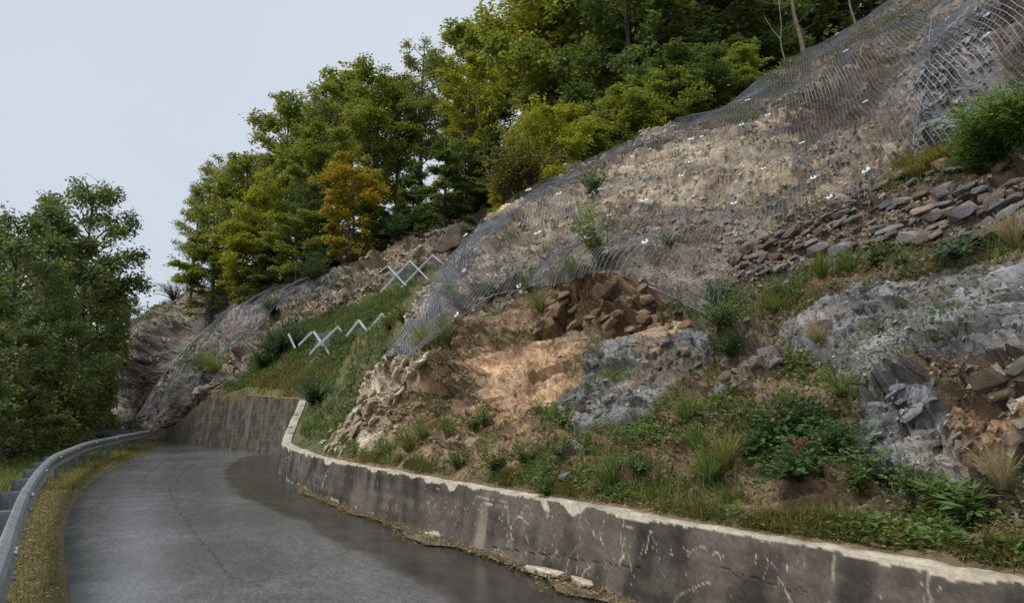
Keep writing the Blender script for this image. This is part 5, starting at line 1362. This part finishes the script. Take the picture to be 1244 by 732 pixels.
for row in [
 ('goldenrod', 735, 322, 1.5, 'tall green feathery leaved plant growing through the net above the brown ledge', 'tall_weed'),
 ('green', 698, 336, 1.0, 'bright green grass tuft at the left foot of the feathery plant', 'grass_tuft'),
 ('yellow', 672, 345, .8, 'small yellowish tuft on the net hem left of the bright tuft', 'grass_tuft'),
 ('green', 658, 378, 1.0, 'green tuft hanging by the left end of the brown ledge', 'grass_tuft'),
 ('weed', 728, 233, 1.6, 'green plant pushing through the upper net beside pale anchor plates', 'weed'),
 ('weed', 718, 236, 1.3, 'small plant left of the upper net plant', 'weed'),
 ('yellow', 520, 420, 1.3, 'yellow green tuft on the spur edge below the rolled net', 'grass_tuft'),
 ('green', 545, 415, 1.2, 'green tuft right of the yellow green spur tuft', 'grass_tuft'),
 ('weed', 560, 372, 1.5, 'weed clump growing in the lower left corner of the net', 'weed'),
 ('weed', 600, 362, 1.5, 'weed clump along the net hem above the orange soil', 'weed'),
 ('weed', 640, 352, 1.2, 'low weed on the net hem halfway to the brown ledge', 'weed'),
 ('weed', 815, 298, 1.0, 'little weed in the middle of the lower net', 'weed'),
 ('bush', 878, 400, .75, 'dense green creeper patch in the gully beside grey rock', 'creeper'),
 ('bush', 872, 370, .55, 'creeper strand climbing above the dense green patch', 'creeper'),
 ('bush', 890, 430, .5, 'low bright leaves at the foot of the creeper patch', 'creeper'),
 ('dry', 996, 415, 1.0, 'thin dry seed stalks rising from the pale slate ledge', 'grass_tuft'),
 ('arch', 1025, 478, .62, 'arching bright grass clump below the big slate slab', 'grass_tuft'),
 ('arch', 960, 495, .5, 'arching grass at the top left of the bramble thicket', 'grass_tuft'),
 ('green', 1030, 332, 1.0, 'upright grass tuft in the middle of the weedy ledge', 'grass_tuft'),
 ('green', 1000, 335, .9, 'grass tuft on the weedy ledge left of the upright tuft', 'grass_tuft'),
 ('weed', 1070, 322, 1.0, 'spreading weed on the ledge under the stacked slates', 'weed'),
 ('weed', 1100, 325, .9, 'weed on the ledge right of the spreading weed', 'weed'),
 ('clover', 1165, 315, 1.3, 'bluish green mat of round leaves on the ledge at right', 'ground_herb'),
 ('dry', 1232, 300, .95, 'straw coloured dry tuft at the right end of the ledge', 'grass_tuft'),
 ('green', 940, 375, .9, 'grass tuft between stacked stones and the pale slate', 'grass_tuft'),
 ('lush', 1215, 195, 1.0, 'lush long leaved green bush above the stone courses at right', 'bush'),
 ('lush', 1240, 175, .9, 'lush green bush cut by the right picture edge', 'bush'),
 ('lush', 1190, 210, .7, 'smaller lush bush left of the big ones above the stones', 'bush'),
 ('moss', 1150, 195, 1.2, 'yellow moss like growth left of the lush bushes', 'moss_clump'),
 ('moss', 1120, 208, 1.0, 'yellow green clump at the left end of the mossy strip', 'moss_clump'),
 ('moss', 1235, 140, 1.2, 'yellow moss clump high at the right edge under the net', 'moss_clump'),
 ('moss', 1095, 200, .8, 'small yellow clump beside the seam of the two nets', 'moss_clump'),
 ('green', 850, 545, .9, 'tall grass in the left part of the bramble thicket', 'grass_tuft'),
 ('yellow', 880, 560, .9, 'rusty yellow grass in the middle of the thicket', 'grass_tuft'),
 ('green', 835, 510, .8, 'grass tuft at the upper left of the thicket', 'grass_tuft'),
 ('yellow', 905, 545, .8, 'reddish yellow grass clump beside broad leaves of the thicket', 'grass_tuft'),
 ('green', 860, 585, .8, 'hanging grass at the lower left of the thicket', 'grass_tuft'),
 ('bramble', 945, 545, .75, 'dark leaved bramble in the centre of the thicket above the wall', 'bramble'),
 ('bramble', 985, 520, .75, 'bramble with broad dark leaves right of the thicket centre', 'bramble'),
 ('bramble', 970, 580, .65, 'bramble hanging low at the thicket foot', 'bramble'),
 ('bramble', 915, 520, .55, 'bramble with pale broad leaves at the thicket top', 'bramble'),
 ('bramble', 1020, 540, .5, 'bramble shoot reaching toward the wet slate', 'bramble'),
 ('brown', 985, 555, .5, 'withered brown leaf bunch inside the thicket', 'withered_plant'),
 ('weed', 1045, 600, 1.0, 'green weed patch under the wet slate', 'weed'),
 ('weed', 1075, 592, 1.0, 'green weed patch at the foot of the wet slate', 'weed'),
 ('weed', 1110, 598, .9, 'weed right of the wet slate foot', 'weed'),
 ('herb', 1148, 618, .8, 'dark green rosette herb on the brown bank', 'ground_herb'),
 ('herb', 1178, 638, .9, 'big leaved green herb on the bank close to the wall top', 'ground_herb'),
 ('dry', 1222, 585, .7, 'drooping dry grass over the brown rocks at right', 'grass_tuft'),
 ('weed', 1215, 610, .9, 'weed under the drooping dry grass', 'weed'),
 ('green', 500, 545, 1.2, 'bright grass patch near the wall below the pale rock', 'grass_tuft'),
 ('green', 470, 552, 1.2, 'bright grass patch left part, near the wall', 'grass_tuft'),
 ('green', 515, 530, 1.1, 'grass tuft above the bright patch', 'grass_tuft'),
 ('green', 545, 530, 1.0, 'grass tuft right of the bright patch', 'grass_tuft'),
 ('weed', 590, 515, 1.2, 'weed row under the orange cut face', 'weed'),
 ('weed', 575, 520, 1.1, 'weed left in the row under the orange cut face', 'weed'),
 ('weed', 690, 520, 1.2, 'weed between grey slates', 'weed'),
 ('weed', 640, 560, 1.2, 'weed in the litter above the pale wall column', 'weed'),
 ('weed', 600, 575, 1.2, 'weed at the wall edge left of the litter', 'weed'),
 ('weed', 560, 568, 1.1, 'weed clump at the wall edge beside the brown block', 'weed'),
 ('green', 750, 585, .9, 'green grass beside the oval grey rock', 'grass_tuft'),
 ('green', 735, 597, .8, 'green grass at the wall edge under the oval rock', 'grass_tuft'),
 ('weed', 780, 575, .9, 'weed right of the oval grey rock', 'weed'),
 ('weed', 665, 600, .9, 'weed at the wall edge beside the flat rock', 'weed'),
 ('weed', 685, 555, 1.0, 'weed just above the flat grey rock', 'weed'),
 ('fern', 715, 548, .7, 'small fern under the grey slate tongue', 'fern'),
 ('bush', 340, 430, 2.2, 'dark green bush at the lower barrier', 'bush'),
 ('bush', 365, 425, 2.0, 'dark green bush in front of the crossed barrier', 'bush'),
 ('bush', 320, 445, 1.8, 'dark bush at the left end of the grassy gully', 'bush'),
 ('arch', 258, 445, 2.6, 'tall grass clump on the grey rocks above the far wall', 'grass_tuft'),
 ('arch', 246, 452, 2.2, 'grass clump left of the tall clump above the far wall', 'grass_tuft'),
 ('bush', 207, 362, 2.4, 'rounded green bush on the rocky shoulder against the sky', 'bush'),
 ('bush', 385, 345, 2.4, 'dark green bush on the far rocks under the forest', 'bush'),
 ('bush', 400, 325, 2.2, 'bush at the forest foot above the far rocks', 'bush'),
 ('bush', 330, 382, 1.6, 'small bush lying on the grey netted rock', 'bush'),
 ('bush', 292, 362, 1.2, 'tiny dark bush on the upper grey netted rock', 'bush'),
 ('bush', 485, 290, 2.4, 'green bush above the upper barrier', 'bush'),
 ('fern', 505, 330, 2.2, 'ferny growth behind the upper barrier', 'fern'),
 ('yel', 475, 400, .8, 'yellow herb by the foot of the double peaked barrier', 'herb_clump'),
 ('yel', 490, 392, .8, 'yellow herb by the single peaked barrier', 'herb_clump'),
 ('yel', 625, 232, 2.0, 'bright yellow green shrub at the net edge under the bushy tree', 'shrub'),
 ('yel', 610, 243, 1.8, 'yellow green shrub lowest at the net edge', 'shrub'),
 ('yel', 645, 220, 2.0, 'yellow green shrub right beneath the bushy tree', 'shrub'),
 ('bush', 380, 490, 1.6, 'leafy plant overhanging the ramp of the low wall', 'bush'),
]: plant(row[0], row[1], row[2], row[3], row[4], row[5], 'bush' if row[5] in ('bush', 'shrub') else 'grass tuft' if row[5] == 'grass_tuft' else 'plant')

# ------------------------------------------------------------------ ground cover nobody could count
def scatter_mask(names, extra=None):
    m = vis & np.isin(VZ, [i for i, nme in enumerate(ZN) if nme in names])
    if extra is not None: m &= extra
    return np.where(m)[0]
cellw = np.zeros((NA, NT)); cellw[:] = np.gradient(ga)[:, None] * np.gradient(gt)[None, :]; cellw = cellw.ravel()
def pick(ids, n_, dens_scale=1.2, thr=.45, seed=0):
    w = cellw[ids] * (np.clip(fbm(VP[ids] * dens_scale, 3, seed) - thr, 0, 1) + .002)
    k_ = RNG.choice(ids, n_, p=w / w.sum()); ja = np.sqrt(cellw[k_])[:, None]
    return k_, VP[k_] + RNG.normal(0, .6, (n_, 3)) * ja * [1, 1, 0]
def grass_obj(name, ids, n_, L0, w, cols, dens=1.2, thr=.45, spread=.7, seed=0, dry=.15):
    k_, P = pick(ids, n_, dens, thr, seed)
    V, Q_, c = blades(np.random.default_rng(seed), n_, L0, spread, w, cols, 0.0, .9, 3)
    m = 8; V = V.reshape(n_, m, 3) + P[:, None]; V[..., 2] -= .015
    o = link(name, mesh_np(name, V.reshape(-1, 3), [Q_], c), M_PLANT); tag(o, kind='stuff'); return o
gg = scatter_mask(['gully_grass', 'rust_grass'], VT > .3)
grass_obj('gully_grass', gg, 18000, .30, .035, (L(.075, .13, .03), L(.19, .24, .07)), .5, .3, .8, 1)
rg = scatter_mask(['rust_grass']); grass_obj('rust_grass', rg, 1500, .35, .03, RUST, .5, .3, .7, 2)
bn = scatter_mask(['bench'], VT > .03)
grass_obj('bank_grass', bn, 15000, .12, .008, (L(.10, .14, .03), L(.28, .26, .08)), 3.2, .42, 1.1, 3)
so = np.where(vis & (VZ < 0) & near.ravel() & (VT > .03))[0]
so2 = np.concatenate([so, scatter_mask(['orange_soil', 'brown_rock', 'scree_strip'])])
grass_obj('slope_grass', so2, 14000, .19, .009, GR, 1.3, .50, 1.0, 4)
nr = scatter_mask(['net_rock', 'brown_rock']); grass_obj('net_grass', nr, 5000, .16, .012, (L(.10, .12, .03), L(.22, .22, .07)), .9, .6, 1.0, 5)
fr_ = scatter_mask(['far_rock', 'far_pale', 'forest_floor', 'gully_rock']); grass_obj('far_slope_grass', fr_, 9000, .45, .04, (L(.06, .085, .025), L(.13, .14, .045)), .35, .55, 1.0, 6)
# leaf-sized weeds
def leaf_cover(name, ids, n_, leaf, cols, dens=1.2, thr=.5, h=.10, seed=0, flat=.4):
    k_, P = pick(ids, n_, dens, thr, seed); r = np.random.default_rng(seed)
    P = P + np.array([0, 0, 1.0]) * (r.uniform(0, 1, n_) * h)[:, None]
    a2 = r.uniform(0, 6.28, n_); D = unit(np.stack([np.cos(a2), np.sin(a2), r.normal(.1, .3, n_)], -1)); N = unit(VN[k_] * .5 + np.array([0, 0, .7]) + r.normal(0, flat, (n_, 3)))
    c = cols[0] + (cols[1] - cols[0]) * r.uniform(0, 1, (n_, 1)); g = Geo(); g.leaves(P, D, N, leaf * r.uniform(.6, 1.3, n_), leaf * .55 * r.uniform(.7, 1.2, n_), c)
    o = link(name, g.mesh(name), M_PLANT); tag(o, kind='stuff'); return o
leaf_cover('bank_weeds', np.concatenate([bn, bn, so]), 17000, .05, (L(.07, .13, .03), L(.20, .26, .07)), 2.4, .48, .12, 11)
leaf_cover('slope_weeds', so2, 15000, .05, (L(.06, .11, .03), L(.17, .22, .06)), 1.1, .50, .14, 12)
leaf_cover('leaf_litter', np.concatenate([bn, bn, so2]), 30000, .042, (L(.16, .095, .045), L(.42, .31, .17)), 1.0, .30, .05, 13, .3)
leaf_cover('gully_weeds', gg, 12000, .14, (L(.06, .11, .03), L(.15, .20, .06)), .4, .42, .2, 14)
leaf_cover('forest_undergrowth', np.where(vis & ((VZ == ZN.index('forest_floor')) | ((VZ < 0) & ~near.ravel())))[0], 9000, .2, (L(.04, .07, .02), L(.12, .13, .035)), .35, .5, .6, 15)
leaf_cover('slate_weeds', scatter_mask(['grey_slate', 'wet_slate', 'slate_plate']), 1500, .045, (L(.07, .13, .03), L(.19, .25, .07)), 1.3, .56, .08, 19)
grass_obj('slate_grass', scatter_mask(['grey_slate', 'wet_slate']), 1200, .15, .008, GR, 1.5, .56, 1.0, 7)
leaf_cover('far_rock_weeds', scatter_mask(['far_rock', 'far_pale']), 8000, .17, (L(.06, .10, .03), L(.15, .18, .055)), .35, .50, .3, 18)
leaf_cover('net_weeds', nr, 3500, .05, (L(.08, .12, .03), L(.17, .20, .06)), .8, .62, .1, 16)
leaf_cover('stone_weeds', scatter_mask(['stacked', 'scree_strip']), 2600, .04, (L(.08, .12, .03), L(.18, .18, .05)), 1.1, .55, .08, 17)
# angular scree: four-sided chips joined into one mass
def chips(name, ids, n_, s0, s1, c0, c1, seed, dens=1.0, thr=.4):
    k_, P = pick(ids, n_, dens, thr, seed); r = np.random.default_rng(seed)
    s = np.exp(r.uniform(math.log(s0), math.log(s1), n_))[:, None, None]
    base = np.array([[-.5, -.4, -.2], [.5, -.45, -.15], [.1, .55, -.2], [-.25, .0, .3], [.35, .1, .25]])
    V = (base[None] + r.normal(0, .13, (n_, 5, 3))) * s * np.array([1, .8, .7])
    a = r.uniform(0, 6.28, n_); ca2, sa2 = np.cos(a)[:, None], np.sin(a)[:, None]
    V = np.stack([V[..., 0] * ca2 - V[..., 1] * sa2, V[..., 0] * sa2 + V[..., 1] * ca2, V[..., 2]], -1)
    # lay on the surface
    Nn = N2.reshape(-1, 3)[k_]; T = unit(np.cross(Nn, [0, 1, 0.2])); B = np.cross(Nn, T)
    V = V[..., :1] * T[:, None] + V[..., 1:2] * B[:, None] + V[..., 2:] * Nn[:, None] + P[:, None] + Nn[:, None] * (s * .05)
    i = np.arange(n_)[:, None] * 5
    t = np.concatenate([i + f for f in ([0, 1, 4], [0, 4, 3], [1, 2, 4], [2, 0, 3], [2, 3, 4], [0, 2, 1])])
    c = np.repeat(c0 + (c1 - c0) * r.uniform(0, 1, (n_, 1)), 5, 0)
    o = link(name, mesh_np(name, V.reshape(-1, 3), [t], c), M_STONE); tag(o, kind='stuff'); return o
chips('scree', so2, 9000, .012, .075, L(.12, .085, .055), L(.28, .215, .15), 31)
chips('ledge_scree', scatter_mask(['scree_strip', 'stacked']), 6000, .015, .08, L(.13, .10, .075), L(.30, .24, .18), 32, 1, .3)
chips('slate_scree', scatter_mask(['grey_slate', 'wet_slate', 'slate_plate']), 1300, .012, .06, L(.15, .148, .145), L(.33, .325, .315), 33, 1.5, .42)
chips('net_scree', nr, 9000, .02, .15, L(.15, .125, .10), L(.40, .35, .28), 34, .8, .4)
chips('pale_scree', scatter_mask(['pale_rock', 'white_rock', 'gully_rock']), 5500, .02, .15, L(.28, .22, .15), L(.58, .50, .39), 35, .8, .3)
chips('grey_rubble', scatter_mask(['grey_rubble']), 2500, .03, .18, L(.15, .148, .145), L(.33, .33, .33), 36, .8, .2)
chips('far_scree', fr_, 5000, .08, .6, L(.13, .11, .095), L(.34, .28, .235), 37, .5, .4)
chips('brown_scree', scatter_mask(['brown_rock', 'brown_ledge', 'dark_hollow', 'dark_slot']), 4500, .01, .05, L(.11, .078, .05), L(.23, .165, .11), 38, 1, .3)

# verge grass and leaf litter on the left shoulder and along the wall foot
def flat_cover(name, a_rng, fn, n_, seed, kind, **kw):
    r = np.random.default_rng(seed)
    a = a_rng[0] + (a_rng[1] - a_rng[0]) * r.uniform(0, 1, n_) ** 1.6; S = fn(a, r.uniform(0, 1, n_)); X, Y = to_xy(a, S)
    P = np.stack([X, Y, np.full(n_, kw.get('z', .02))], -1)
    if kind == 'grass':
        V, Q_, c = blades(r, n_, kw['L0'], 1.0, kw['w'], kw['cols'], 0, 1.0, 2); V = V.reshape(n_, 6, 3) + P[:, None]
        o = link(name, mesh_np(name, V.reshape(-1, 3), [Q_], c), M_PLANT)
    else:
        a2 = r.uniform(0, 6.28, n_); D = unit(np.stack([np.cos(a2), np.sin(a2), r.normal(0, .15, n_)], -1)); N = unit(np.array([0, 0, 1.0]) + r.normal(0, .25, (n_, 3)))
        c = kw['cols'][0] + (kw['cols'][1] - kw['cols'][0]) * r.uniform(0, 1, (n_, 1)); g = Geo(); g.leaves(P + [0, 0, .015], D, N, kw['L0'] * r.uniform(.6, 1.3, n_), kw['L0'] * .6, c)
        o = link(name, g.mesh(name), M_PLANT)
    tag(o, kind='stuff'); return o
vfn = lambda a, u_: s_left(a) - .06 + .12 * (u_ - .5) - u_ ** 1.0 * 1.9
flat_cover('verge_grass', (3, 40), vfn, 22000, 41, 'grass', L0=.11, w=.010, cols=(L(.09, .13, .025), L(.24, .24, .06)))
flat_cover('verge_grass', (18, 40), vfn, 6000, 44, 'grass', L0=.16, w=.02, cols=(L(.12, .14, .03), L(.24, .24, .06)))
flat_cover('verge_leaves', (3, 30), vfn, 7500, 42, 'leaf', L0=.055, cols=(L(.16, .085, .035), L(.48, .34, .18)), z=.05)
flat_cover('verge_weeds', (3, 36), lambda a, u_: s_left(a) - .9 - u_ * 2.2, 9000, 43, 'grass', L0=.32, w=.02, cols=(L(.07, .12, .025), L(.17, .21, .05)))
dfn = lambda a, u_: s_wall(a) - .09 - u_ ** 1.2 * (s_wall(a) - s_deb(a)) * 1.35
flat_cover('wall_foot_leaves', (1, 16), dfn, 2600, 45, 'leaf', L0=.05, cols=(L(.16, .10, .05), L(.42, .32, .19)), z=.04)
flat_cover('wall_foot_grass', (1, 16), lambda a, u_: dfn(a, u_) , 2600, 46, 'grass', L0=.08, w=.007, cols=(L(.09, .12, .03), L(.22, .22, .06)))
